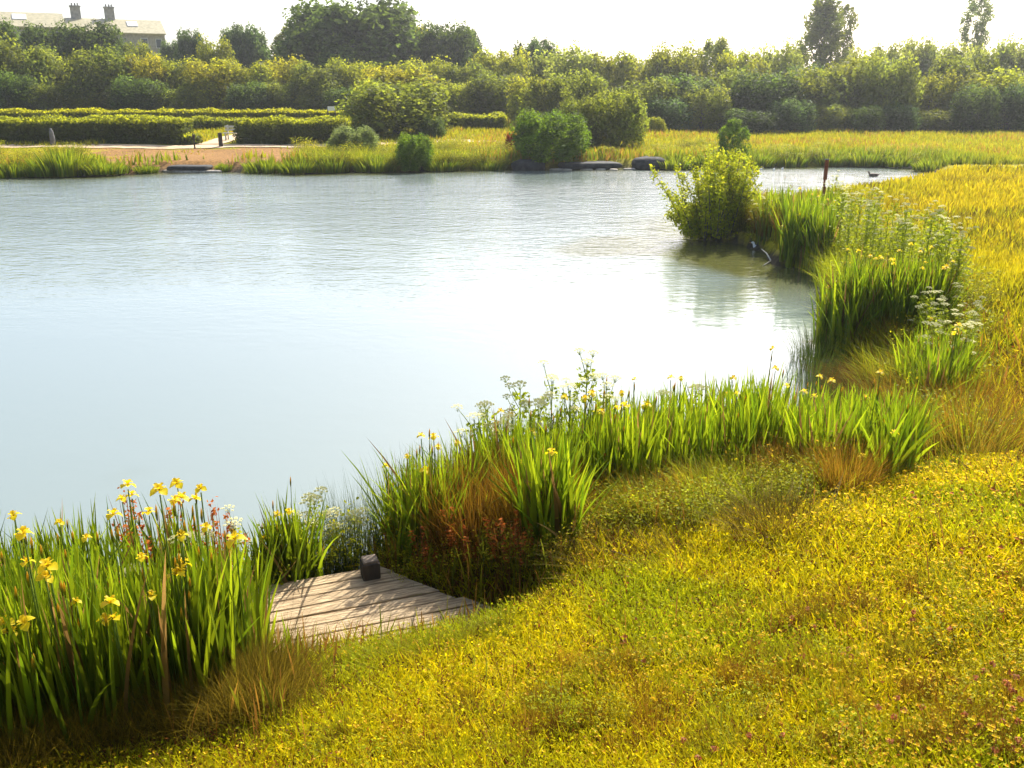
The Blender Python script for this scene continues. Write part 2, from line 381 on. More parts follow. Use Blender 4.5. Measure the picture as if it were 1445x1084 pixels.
# ------------------------------------------------------------------ leaves, grass (stuff)
def leaves(C0, Nn, size, r, col, jit=.3):
    """diamond leaves at C0 with normals Nn"""
    N = len(C0); n_ = Nn + r.normal(0, .55, (N, 3)); n_ /= np.linalg.norm(n_, axis=1)[:, None] + 1e-9
    a = np.cross(n_, r.normal(0, 1, (N, 3))); a /= np.linalg.norm(a, axis=1)[:, None] + 1e-9; b = np.cross(n_, a)
    s = (size * (.6 + .8 * r.random(N)))[:, None] if np.ndim(size) == 0 else (size * (.6 + .8 * r.random(N)))[:, None]
    V = np.stack([C0 - a * s, C0 - b * s * .55 + n_ * s * .12, C0 + a * s, C0 + b * s * .55 - n_ * s * .1], 1)
    F = np.arange(N * 4).reshape(N, 4); cc = col * (1 + (r.random((N, 1)) - .5) * 2 * jit)
    return V.reshape(-1, 3), F, np.zeros((0, 3), int), np.repeat(cc, 4, 0)

def fan(N, d0, d1, a0, a1, powr=0):
    u = rng.random(N)
    d = d0 * (d1 / d0) ** u if powr == 0 else (u * (d1 ** powr - d0 ** powr) + d0 ** powr) ** (1 / powr)
    az = np.radians(a0 + (a1 - a0) * rng.random(N)); return d * np.sin(az), d * np.cos(az), d
def on_deck(x, y, mrg=0.0):
    rx = x - DK_O[0]; ry = y - DK_O[1]; v = rx * DK_V[0] + ry * DK_V[1]; u = rx * DK_U[0] + ry * DK_U[1] - .74 * np.clip(v, 0, .86)
    return (u > -mrg) & (u < DK_L + mrg) & (v > -mrg) & (v < DK_W + .9)
def deck_rect(x, y):
    rx = x - DK_O[0]; ry = y - DK_O[1]; v = rx * DK_V[0] + ry * DK_V[1]; u = rx * DK_U[0] + ry * DK_U[1] - .74 * np.clip(v, 0, .86)
    return (u > -.02) & (u < DK_L + .02) & (v > -.02) & (v < DK_W + .02)
GOLD = (.64, .50, .004); OLV = (.41, .42, .004); LIME = (.20, .29, .007); STRAW = (.46, .33, .02); RED = (.22, .07, .015); DKB = (.09, .055, .012)
MUD = [ground(a, b) for a, b in [(1150, 500), (1230, 500), (1285, 560), (1270, 640), (1215, 640), (1150, 575)]]
DARKP = [ground(a, b) for a, b in [(-120, 980), (300, 905), (390, 930), (425, 985), (320, 1040), (160, 1072), (-20, 1100), (-120, 1120)]]  # dark dry sward; the big clump's shade is painted into these blades
GBK = [ground(a, b) for a, b in [(1200, 300), (1300, 330), (1370, 400), (1400, 560), (1360, 660), (1250, 690), (1275, 560), (1200, 470)]]
def meadow():
    parts = []
    # near sward
    x, y, d = fan(250000, 2.3, 14, -38, 40); s = SDF(x, y); k = (s > .12) & ~on_deck(x, y, .02); x, y, d, s = x[k], y[k], d[k], s[k]; N = len(x)
    pt = fbm(x, y, 1.1, 51); pt2 = fbm(x, y, .35, 55); big = fbm(x, y, 3, 57)
    rough = (1 - sstep(1.0, 2.2, s + (pt - .5) * 1.4))
    h = (.03 + .05 * rng.random(N) + .04 * pt2) * (1 + rough * 1.5 * (rng.random(N) ** .5)) * (1 + .07 * d)
    h *= np.where(x > 3.3 + .15 * (y - 6), 1.25, 1)
    c = tone(N, OLV, GOLD, .25); g2 = tone(N, LIME, OLV, .3); kk = (sstep(.40, .62, pt) * .8)[:, None]; c = c * (1 - kk) + g2 * kk
    gold = sstep(3, 6, x)[:, None] * .6; c = c * (1 - gold) + tone(N, GOLD, STRAW, .2) * gold
    mud = in_poly(x + (pt - .5) * .8, y + (pt2 - .5) * .8, MUD)[:, None]; c = np.where(mud, tone(N, (.13, .06, .008), (.24, .12, .012), .3), c)
    gb = (in_poly(x + (pt - .5) * 1.5, y + (pt2 - .5) * .8, GBK) & (rng.random(N) < .75))[:, None]; c = np.where(gb, tone(N, LIME, OLV, .3), c)
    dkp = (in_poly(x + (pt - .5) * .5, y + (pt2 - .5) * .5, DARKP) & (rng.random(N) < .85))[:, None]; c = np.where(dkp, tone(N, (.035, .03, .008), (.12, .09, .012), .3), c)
    br = (rng.random(N) < .11 + .16 * sstep(.5, .75, fbm(x, y, .45, 58)) + .22 * rough * big)[:, None]; c = np.where(br, tone(N, DKB, RED, .3), c)
    wd = (.0035 + .0011 * d) * (1 + rng.random(N) * .6)
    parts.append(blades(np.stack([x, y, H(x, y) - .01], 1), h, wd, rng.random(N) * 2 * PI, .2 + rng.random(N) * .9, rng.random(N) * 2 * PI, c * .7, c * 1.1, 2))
    lf = rng.random(N) < .45; nl = int(lf.sum()); Pl = np.stack([x[lf], y[lf], H(x[lf], y[lf]) + (.4 + .6 * rng.random(nl)) * h[lf]], 1)
    parts.append(leaves(Pl, np.tile((0, 0, .6), (nl, 1)), (.0035 + .0011 * d[lf]), rng, c[lf] * 1.1))
    # middle right field
    x, y, d = fan(120000, 12, 42, 3, 42); s = SDF(x, y); k = s > .1; x, y, d, s = x[k], y[k], d[k], s[k]; N = len(x)
    pt = fbm(x, y, 2.5, 61)
    h = (.12 + .22 * rng.random(N)) * (.8 + .5 * pt); c = tone(N, (.50, .395, .006), (.36, .33, .008), .3)
    green = ((1 - sstep(.5, 3.5, s)) * (1 - sstep(24, 34, y)))[:, None] * .85; c = c * (1 - green) + tone(N, LIME, OLV, .3) * green
    dk = (sstep(.55, .72, fbm(x, y, 2.6, 65)) * (rng.random(N) < .75))[:, None]; c = c * (1 - dk) + tone(N, DKB, OLV, .3) * dk
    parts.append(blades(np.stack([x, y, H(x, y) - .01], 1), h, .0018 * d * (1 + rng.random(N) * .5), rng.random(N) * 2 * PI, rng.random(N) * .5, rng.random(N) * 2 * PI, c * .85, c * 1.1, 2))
    # far bank fields
    N = 190000; x = -48 + 96 * rng.random(N); y = 40 + 45 * rng.random(N) ** 1.3
    k = (SDF(x, y) > .1) & (np.abs(x) < .66 * y); e = in_poly(x, y, EB); k &= ~e | ((fbm(x, y, 1.6, 72) > .6) & (rng.random(N) < .25))
    k &= ~((y - PY[1].y > -.62) & (y - PY[1].y < 1.6) & (x > PY[0].x - .5) & (x < PY[2].x)) & ~((np.abs(x - q.x - .2) < .8) & (y > q.y - 1) & (y < q.y + 7))
    x, y = x[k], y[k]; N = len(x); s = SDF(x, y); pt = fbm(x, y, 3.5, 71)
    h = (.10 + .25 * rng.random(N)) * (.6 + .8 * pt); c = tone(N, (.44, .37, .010), (.28, .33, .010), .25)
    shore = (1 - sstep(.5, 3.5, s + (pt - .5) * 3))[:, None]; c = c * (1 - shore) + tone(N, (.16, .24, .01), (.28, .30, .012), .3) * shore
    h = h * (1 + .9 * shore[:, 0] * (x > -99)); org = ((pt > .58) & (rng.random(N) < .3))[:, None]; c = np.where(org, tone(N, (.34, .20, .03), (.42, .28, .03), .2), c)
    short = (y < PY[1].y) & (x < -14.5) & (s > 2); h = np.where(short, h * .3, h)
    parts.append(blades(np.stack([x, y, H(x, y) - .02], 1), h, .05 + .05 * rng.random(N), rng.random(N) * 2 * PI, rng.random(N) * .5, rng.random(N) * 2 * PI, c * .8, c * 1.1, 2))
    v, f4, f3, c = merge(parts)
    return link('meadow_grass', mesh_np('meadow_grass', v, f4, f3, c, M_grass))
tag(meadow(), kind='stuff')
def petals():
    x, y, d = fan(34000, 2.3, 12, -34, 40); s = SDF(x, y)
    k = (s > 1.1) & ~on_deck(x, y, .3) & (fbm(x, y, .8, 81) + .12 * sstep(0, 3, x) > .36 + .42 * rng.random(len(x))); x, y, d = x[k], y[k], d[k]; N = len(x)
    z = H(x, y) + .06 + .07 * rng.random(N); r = (.0028 + .0009 * d) * (.6 + 1.1 * rng.random(N) ** 2); c = tone(N, (.85, .64, .01), (.75, .45, .01), .15)
    k2 = (rng.random(N) < .16) & (x > .5) & (y < 5.2) & (fbm(x, y, .5, 83) > .55); c = np.where(k2[:, None], tone(N, (.30, .10, .015), (.42, .18, .04), .2), c); r = np.where(k2, r * 1.5, r)
    V = np.zeros((N, 10, 3)); C = np.repeat(c[:, None], 10, 1)
    F3 = []
    for j in range(5):            # five small petals round a raised middle
        a = j * 2 * PI / 5 + x * 50; V[:, 2 * j] = np.stack([x, y, z - r * .2], 1)
        V[:, 2 * j + 1] = np.stack([x + np.cos(a) * r, y + np.sin(a) * r, z + r * .35 + r * .5 * np.sin(a * 2)], 1)
    b0 = (np.arange(N) * 10)[:, None]
    for j in range(5): F3.append(b0 + np.array([[2 * j, 2 * j + 1, (2 * j + 3) % 10]]))
    return link('meadow_flowers', mesh_np('meadow_flowers', V.reshape(-1, 3), None, np.concatenate(F3), C.reshape(-1, 3), M_petal))
tag(petals(), kind='stuff')
def clover():
    r = np.random.default_rng(55); parts = []
    cs = [ground(a, b_) for a, b_ in [(1180, 940), (1378, 980), (1395, 1005), (1425, 978), (1180, 1040), (1240, 1030), (1270, 1035), (1350, 1050), (1390, 1075), (1415, 1020), (1325, 1070), (1235, 1078), (1215, 945), (1438, 1050), (1060, 1060), (1000, 1075), (1440, 900), (1130, 900), (1300, 900)]]
    for c_ in cs:
        for k in range(r.integers(1, 4)):
            x, y = c_.x + r.normal(0, .05), c_.y + r.normal(0, .05); z = float(H(x, y)) + .07 + .05 * r.random(); n = 26; v = r.normal(0, 1, (n, 3)); v /= np.linalg.norm(v, axis=1)[:, None]
            parts.append(leaves(np.array([x, y, z]) + v * .009, v, .006, r, tone(n, (.30, .09, .02), (.46, .22, .10), .2, r)))
    v, f4, f3, c = merge(parts); return link('clover_heads', mesh_np('clover_heads', v, f4, None, c, M_petal))
tag(clover(), kind='stuff')
def seedheads():                       # brown seed stems standing out of the sward, thickest between the irises
    x, y, d = fan(60000, 2.6, 13, -36, 38); s = SDF(x, y)
    belt = (1 - sstep(.9, 2.0, s + (fbm(x, y, 1, 91) - .5) * 1.2))
    k = (s > .1) & ~on_deck(x, y, .05) & (rng.random(len(x)) < .008 + .5 * belt) ; x, y, d, s, belt = x[k], y[k], d[k], s[k], belt[k]; N = len(x)
    h = .16 + .18 * rng.random(N) + .22 * belt * rng.random(N)
    c = tone(N, (.17, .085, .015), (.30, .17, .02), .3); gr = (rng.random(N) < .45)[:, None]; c = np.where(gr, tone(N, (.12, .15, .01), (.26, .25, .012), .3), c)
    return link('rough_grass', mesh_np('rough_grass', *blades(np.stack([x, y, H(x, y) - .01], 1), h, np.where(belt < .1, .45, 1) * (.003 + .0009 * d) * (1 + rng.random(N)), rng.random(N) * 2 * PI, rng.random(N) * .35, rng.random(N) * 2 * PI, c * .8, c * 1.15, 3, [1, .7, 1.1]), M_grass))
tag(seedheads(), kind='stuff')

# ------------------------------------------------------------------ trees, bushes, hedges
KZ = 1.75
def crown_mesh(name, lobes, n, size, seed, fill=.25, base=(.1, .13, .02), KZ=1.75):
    r = np.random.default_rng(seed); P = []; Nn = []; Cc = []; lobes = [(l[0], l[1], l[2] * KZ, l[3]) for l in lobes]; ZF = np.array([1, 1, 1.25])
    vol = np.array([l[3] ** 2 for l in lobes]); cnt = (vol / vol.sum() * n).astype(int)
    for l, k in zip(lobes, cnt):
        v = r.normal(0, 1, (k, 3)); v /= np.linalg.norm(v, axis=1)[:, None]
        rad = l[3] * (.72 + .36 * r.random(k) ** .8) * (1 + .22 * np.sin(v[:, 0] * 7 + l[0] * 9) * np.sin(v[:, 1] * 6 + l[1] * 7 + v[:, 2] * 5))
        p = np.array(l[:3]) + v * rad[:, None] * ZF; P.append(p); Nn.append(v)
        t = .62 + .76 * r.random(); Cc.append(np.tile(np.array(base) * np.array([t * (1 + .15 * (r.random() - .5)), t, t]), (k, 1)))
    P = np.concatenate(P); Nn = np.concatenate(Nn); Cc = np.concatenate(Cc)
    deep = np.zeros(len(P), bool)
    for l in lobes: deep |= np.linalg.norm((P - np.array(l[:3])) / ZF, axis=1) < l[3] * .55
    keep = ~deep | (r.random(len(P)) < .3); keep &= P[:, 2] > -.0
    P, Nn, Cc = P[keep], Nn[keep], Cc[keep]
    parts = [leaves(P, Nn, size, r, Cc)]
    if fill:
        k = int(n * fill); ix = r.integers(0, len(lobes), k); L_ = np.array([l[:4] for l in lobes])
        p = L_[ix, :3] + r.normal(0, .33, (k, 3)) * L_[ix, 3:4]; p = p[p[:, 2] > .01]
        parts.append(leaves(p, r.normal(0, 1, (len(p), 3)), size * 2.2, r, np.tile(np.array(base) * .85, (len(p), 1))))
    v, f4, f3, c = merge(parts); return mesh_np(name, v, f4, None, c, M_tree)
def dome(seed, n, r0, r1, zmin=.12, flat=1.0, spread=.72, top=.72):
    r = np.random.default_rng(seed); out = [(0, 0, .42, .42)]
    for i in range(n):
        u = (i + .5) / n; z = zmin + (top - zmin) * u; ph = i * 2.399 + r.random() * .8
        rr = spread * math.sqrt(max(0, 1 - ((z - .30) / .62) ** 2)) * (.8 + .3 * r.random())
        out.append((rr * math.cos(ph), rr * math.sin(ph) * flat, z, r0 + (r1 - r0) * r.random()))
    return out
def stems(name, n, seed, h=.6, rad=.05, spread=.35):
    r = random.Random(seed); mb = MB()
    for i in range(n):
        a = r.random() * 6.28; s_ = spread * (r.random() if n > 1 else 0); x1, y1 = math.cos(a) * s_, math.sin(a) * s_
        mb.tube([(x1 * .2, y1 * .2, -.05), (x1 * .4, y1 * .4, h * .4), (x1, y1, h)], [rad, rad * .75, rad * .35], 7)
        for j in range(3):
            b = r.random() * 6.28; z0 = h * (.45 + .15 * j); f = z0 / h
            mb.tube([(x1 * f, y1 * f, z0), (x1 * f + math.cos(b) * .2, y1 * f + math.sin(b) * .2, z0 + .12), (x1 * f + math.cos(b) * .42, y1 * f + math.sin(b) * .42, z0 + .22)], [rad * .45, rad * .3, rad * .12], 5)
    return mb.mesh(name, M_bark, True)
KIND = {}
def kind(k, lobes, n, size, seed, fill, st, kz=1.75): KIND[k] = (crown_mesh('crown', lobes, n, size, seed, fill, KZ=kz), st, kz)
st_bush = stems('trunk', 5, 3, .55, .035, .4); st_tree = stems('trunk', 1, 4, .7, .055, 0)
kind('bush', dome(1, 24, .27, .40, spread=.62), 11000, .038, 1, .14, st_bush)
kind('bush2', dome(2, 32, .20, .35, spread=.68, top=.74), 11000, .036, 2, .14, st_bush)
kind('bush3', dome(3, 17, .32, .44, spread=.56), 11000, .038, 3, .14, st_bush)
kind('round', dome(4, 46, .17, .29, zmin=.22, spread=.76, top=.76), 16000, .030, 4, .35, st_tree)
kind('fine', dome(6, 46, .20, .30, zmin=.06, spread=.76, top=.74), 22000, .026, 6, .3, st_bush)
ra = random.Random(5)
def scatter_crown(seed, n, prof, r0, r1):
    r = random.Random(seed); out = []
    for i in range(n):
        z = .2 + .78 * (i + .5) / n; rad = np.interp(z, *prof); a = i * 2.4 + r.random(); q_ = rad * (.25 + .75 * r.random() ** .6)
        out.append((math.cos(a) * q_, math.sin(a) * q_, z, r0 + (r1 - r0) * r.random()))
    return out
kind('airy', scatter_crown(5, 80, ([.2, .45, .75, 1], [.6, .9, .7, .2]), .10, .24), 9000, .042, 8, .04, st_tree, 2.8)
kind('tall', scatter_crown(9, 90, ([.2, .45, .65, .85, 1], [.85, .9, .62, .36, .12]), .10, .30), 11000, .048, 9, .06, st_tree, 4.0)
kind('lone', scatter_crown(12, 90, ([.2, .6, .8, .9, 1], [.4, .55, .85, .7, .25]), .10, .28), 7000, .06, 10, .03, st_tree, 6.5)

TN = {'lime': (2.1, 1.8, .5), 'yel': (2.9, 2.2, .45), 'olive': (1.5, 1.4, .7), 'grey': (1.7, 1.7, 2.6), 'dark': (.75, .95, 1.2), 'deep': (.80, .95, .8), 'pale': (2.1, 1.9, 1.5), 'copper': (2.6, .60, .35), 'green': (1.1, 1.45, .35)}
def tree(px, ytop, wpx, D, k, tn, label, cat='tree', name=None, group=None, dz=1.0, trunk=True):
    x = float(x_at(px, ytop, D)); z0 = max(float(H(x, D)), .02); zt = float(z_at(ytop, D)); h = zt - z0
    half = wpx / 2 * D / FPX * 1.02
    t = thing(name or {'tree': 'broadleaf_tree', 'bush': 'bush'}.get(cat, cat), label, cat, (x, D, z0 - .05), random.random() * 6.28, group)
    me, st, kz = KIND[k]
    c = link('crown', me, t, sc_=(half * 1.08, half * 1.08 * dz, h / (.95 * kz))); tt = TN[tn]; j = 1 + (random.random() - .5) * .3
    c.color = (tt[0] * j, tt[1] * j, tt[2] * j, 1)
    if trunk: link('trunk', st, t, sc_=(half, half * dz, h))
    return t
LG = 'trees and bushes of the wood left of the pond'; RG = 'trees and bushes of the wood right of the pond'
r0_ = random.Random(3)
# behind, left
tree(22, 26, 96, 95, 'round', 'deep', 'dark round tree in front of the left slate-roofed house')
tree(118, 27, 98, 96, 'round', 'deep', 'dark lumpy tree covering the gap between the two houses')
tree(187, 53, 56, 98, 'bush2', 'olive', 'low olive bush against the wall of the right house')
tree(240, 52, 36, 112, 'bush2', 'dark', 'small dark bush just right of the right house')
tree(266, 37, 40, 105, 'round', 'dark', 'small dark round-topped tree on the skyline right of the houses')
tree(302, 50, 52, 92, 'bush', 'lime', 'light yellow-green bush between two dark skyline trees')
tree(343, 31, 66, 105, 'round', 'dark', 'dark wind-shaped tree on the skyline, second right of the houses')
tree(408, 42, 52, 104, 'airy', 'olive', 'thin olive tree just left of the biggest tree')
tree(495, -8, 188, 98, 'round', 'deep', 'biggest tree of the wood, dark and dome-shaped, cut by the top of the photo')
tree(575, 30, 62, 99, 'bush2', 'lime', 'yellowish tree in the notch between the two big dark trees')
tree(628, 27, 98, 98, 'round', 'deep', 'second-biggest dark domed tree, right of the biggest one')
tree(665, 48, 34, 110, 'airy', 'dark', 'little thin tree peeping out right of the second-biggest dark tree')
# front row left
FL = [(-25,48,86,'bush','olive'),(35,56,80,'bush2','olive'),(88,74,74,'bush','lime'),(140,70,78,'bush3','olive'),(195,72,76,'bush2','yel'),
      (248,70,72,'bush','lime'),(300,76,74,'bush3','yel'),(350,78,72,'bush2','lime'),(402,76,66,'bush','yel'),(446,80,70,'bush2','olive'),(488,78,64,'bush3','lime')]
ORD = ['first', 'second', 'third', 'fourth', 'fifth', 'sixth', 'seventh', 'eighth', 'ninth', 'tenth', 'eleventh', 'twelfth', 'thirteenth']
for i, (a, b_, c_, k, t_) in enumerate(FL):
    tree(a, b_ + r0_.uniform(-6, 8), c_ * r0_.uniform(1.05, 1.3), 79 + (i % 3) * 1.6, k, t_, f'sunlit willow, {ORD[i]} from the left in the row behind the hedges', 'tree', 'willow_tree', LG)
for i, (a, b_, c_) in enumerate([(10, 84, 70), (75, 92, 70), (128, 98, 66), (182, 95, 70), (238, 98, 66), (290, 100, 64), (338, 102, 60), (392, 100, 64), (440, 102, 60), (478, 104, 56)]):
    tree(a + r0_.uniform(-12, 12), b_ + r0_.uniform(2, 26), c_ * r0_.uniform(.8, 1.2), 75.5 + (i % 3) * 1.2, ['bush3', 'bush', 'bush2'][i % 3], ['deep', 'olive', 'lime'][i % 3], f'low dark bush, {ORD[i]} from the left along the foot of the willow row', 'bush', None, LG)
# middle
for a, b_, c_, D, k, t_, lb in [(540,84,90,84,'bush2','lime','light green tree right below the biggest dark tree'),
    (600,80,90,82,'bush','lime','light green tree below the notch of the two big dark trees'),
    (655,84,80,82,'bush2','olive','olive tree below the right flank of the second-biggest dark tree'),
    (705,62,84,86,'bush2','lime','pale tree on the skyline right of the second-biggest dark tree'),
    (755,50,66,96,'round','dark','dark tree rising behind the pale skyline trees of the middle'),
    (800,62,104,84,'bush','pale','wide pale tree on the skyline above the round pond-side bush'),
    (862,66,96,84,'bush2','lime','light tree on the skyline above the pair of dark bushes'),
    (700,100,88,72,'bush3','olive','olive bush behind the low clipped hedge of the middle'),
    (648,112,72,72,'bush','lime','yellow-green bush directly right of the wide spreading bush'),
    (760,100,84,66,'bush2','lime','light bush behind the top of the round pond-side bush'),
    (818,96,90,64,'bush','olive','tall olive bush behind the right shoulder of the round pond-side bush'),
    (560,88,110,72,'bush2','yel','bright yellow bush above and behind the wide spreading bush')]:
    tree(a, b_, c_, D, k, t_, lb, 'tree' if b_ < 90 else 'bush')
tree(558, 108, 150, 57, 'bush', 'olive', 'wide spreading bush with pale top between the hedges and the pond', 'bush')
tree(610, 160, 38, 54.5, 'bush2', 'deep', 'small dark bush at the right foot of the wide spreading bush', 'bush')
tree(777, 150, 100, 43.6, 'fine', 'green', 'round dark bush with sunlit crown overhanging the far shore', 'bush')
tree(868, 118, 88, 50, 'bush2', 'olive', 'big olive bush between the round pond-side bush and the stone slipway', 'bush')
tree(818, 132, 60, 49, 'bush', 'olive', 'olive bush half hidden behind the round pond-side bush', 'bush')
tree(497, 174, 64, 46, 'fine', 'grey', 'grey-green willow shrub on the far shore left of the wide spreading bush', 'shrub')
tree(584, 184, 48, 41.6, 'fine', 'green', 'upright dark green shrub standing at the far waterline', 'shrub')
tree(722, 183, 17, 46, 'fine', 'copper', 'small red-brown leaved tree left of the round pond-side bush', 'tree')
tree(1036, 172, 48, 43, 'airy', 'green', 'airy green sapling at the far waterline behind the peninsula willow', 'sapling')
tree(857, 204, 30, 45, 'fine', 'yel', 'tiny golden bush beside the stone slipway', 'bush')
tree(927, 162, 24, 61, 'bush2', 'lime', 'small light sapling at the meadow corner before the right wood', 'sapling')
# right wood
for a, b_, c_, D, k, t_, lb in [(905,70,84,86,'bush2','pale','pale tree at the left end of the right wood skyline'),
    (955,58,92,84,'bush','lime','rounded light tree on the skyline, second from the left in the right wood'),
    (1012,62,70,86,'airy','pale','thin pale tree in the skyline dip of the right wood'),
    (1050,64,84,82,'bush2','lime','light tree left of the tall dark poplar'),
    (1098,58,82,84,'bush','pale','rounded pale tree directly left of the tall dark poplar'),
    (1166,8,80,100,'tall','olive','tall dark poplar standing high above the right wood'),
    (1196,12,34,102,'lone','olive','narrow poplar close to the right of the tall dark poplar'),
    (1228,56,66,92,'bush2','pale','pale tree at the right foot of the two poplars'),
    (1286,46,84,94,'bush2','pale','wide hazy tree on the skyline midway between poplars and lone tree'),
    (1330,54,70,92,'bush','pale','hazy tree left below the lone thin tree'),
    (1384,-3,44,104,'lone','grey','lone thin tree rising above the wood near the right edge'),
    (1395,54,80,90,'bush2','pale','hazy tree directly below the lone thin tree'),
    (1448,48,90,90,'bush','pale','hazy tree on the skyline cut by the right edge of the photo'),
    (1140,84,70,78,'bush2','dark','shadowed tree below the tall dark poplar')]:
    tree(a, b_, c_, D, k, t_, lb)
for i, (a, b_, c_, k, t_) in enumerate([(918,98,78,'bush','olive'),(975,92,92,'bush2','deep'),(1035,96,84,'bush3','olive'),(1090,90,86,'bush','deep'),(1150,100,88,'bush2','olive'),
        (1205,88,84,'bush3','lime'),(1258,84,84,'bush','olive'),(1310,88,82,'bush2','lime'),(1362,84,82,'bush','olive'),(1412,88,84,'bush3','lime'),(1465,84,84,'bush2','olive')]):
    tree(a + r0_.uniform(-8, 8), b_ + r0_.uniform(-14, 10), c_ * r0_.uniform(1, 1.3), 67 + (i % 3) * 1.8, k, t_, f'willow, {ORD[i]} from the left in the front row of the right wood', 'tree', 'willow_tree', RG)
for i, (a, b_, c_) in enumerate([(900,132,60),(950,134,66),(1003,128,66),(1060,132,66),(1118,134,66),(1176,136,66),(1222,128,50),(1270,132,66),(1325,130,66),(1380,130,66),(1432,128,66)]):
    tree(a + r0_.uniform(-12, 12), b_ + r0_.uniform(-14, 22), c_ * r0_.uniform(.8, 1.25), 63.5 + (i % 3), ['bush3', 'bush', 'bush2'][i % 3], ['deep', 'dark', 'olive'][i % 3], f'low shaded bush, {ORD[i]} from the left along the meadow edge of the right wood', 'bush', None, RG)

def hedge(x0, x1, ytop, D, thick, label, tn='olive', cut=True):
    a = float(x_at(x0, ytop, D)); b_ = float(x_at(x1, ytop, D)); xm = (a + b_) / 2; z0 = float(H(xm, D)); h = float(z_at(ytop, D)) - z0; W = b_ - a
    n = int(W * h * 420) + int(W * thick * 260); r = np.random.default_rng(int(x1)); 
    f = r.random(n); u = r.random(n); v = r.random(n); P = np.zeros((n, 3)); Nn = np.zeros((n, 3))
    A = [W * h * 2, W * thick, thick * h * 2]; A = np.cumsum(A) / sum(A)
    side = f < A[0]; top = (f >= A[0]) & (f < A[1]); end = f >= A[1]; sg = np.where(r.random(n) < .62, -1, 1)
    P[side] = np.stack([(u - .5) * W, sg * thick / 2, v * h], 1)[side]; Nn[side, 1] = sg[side]
    P[top] = np.stack([(u - .5) * W, (v - .5) * thick, np.full(n, h)], 1)[top]; Nn[top, 2] = 1
    P[end] = np.stack([sg * W / 2, (u - .5) * thick, v * h], 1)[end]; Nn[end, 0] = sg[end]
    bump = (vnoise(P[:, 0] * 1.0 + 50, P[:, 2] * 1.5 + P[:, 1] + 50, .9, 5) - .4) * .35
    P += Nn * bump[:, None] + r.normal(0, .05, (n, 3)); P[:, 2] *= 1 + .10 * (vnoise(P[:, 0] + 50, P[:, 1] + 9, 1.6, 8) - .5)
    rows = P[:, 2] > 0; P, Nn = P[rows], Nn[rows]
    base = np.tile((.055, .075, .014), (len(P), 1)); tp = (P[:, 2] > h * .86)[:, None]; base = np.where(tp, np.array([.17, .20, .014]), base)  # sunlit top and shaded faces are painted into the leaf tones
    k = int(n * .35); Pf = np.stack([(r.random(k) - .5) * W * .97, (r.random(k) - .5) * thick * .8, r.random(k) * h * .92], 1)
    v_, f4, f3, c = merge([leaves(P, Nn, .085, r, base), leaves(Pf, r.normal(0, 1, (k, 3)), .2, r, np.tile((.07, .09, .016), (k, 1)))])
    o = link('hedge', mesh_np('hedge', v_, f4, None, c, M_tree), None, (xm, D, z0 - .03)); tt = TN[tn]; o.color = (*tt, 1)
    return tag(o, label, 'hedge', 'clipped hedges beyond the far bank')
hedge(-70, 262, 168, 52.2, 2.0, 'long clipped hedge behind the pale path, left of the gap with the bench')
hedge(260, 281, 189, 51.6, 1.0, 'low stub of hedge at the left side of the gap with the bench')
hedge(340, 492, 169, 52.2, 2.0, 'clipped hedge behind the pale path, right of the gap with the bench')
hedge(272, 345, 168, 60.5, 1.4, 'short clipped hedge seen through the gap with the bench')
hedge(-60, 150, 157, 66, 1.2, 'low far hedge above the long left hedge', 'lime')
hedge(150, 486, 157, 68, 1.2, 'low far hedge above the gap and the right path hedge', 'lime')
hedge(618, 712, 163, 62, 1.5, 'low clipped hedge between the wide spreading bush and the round bush')

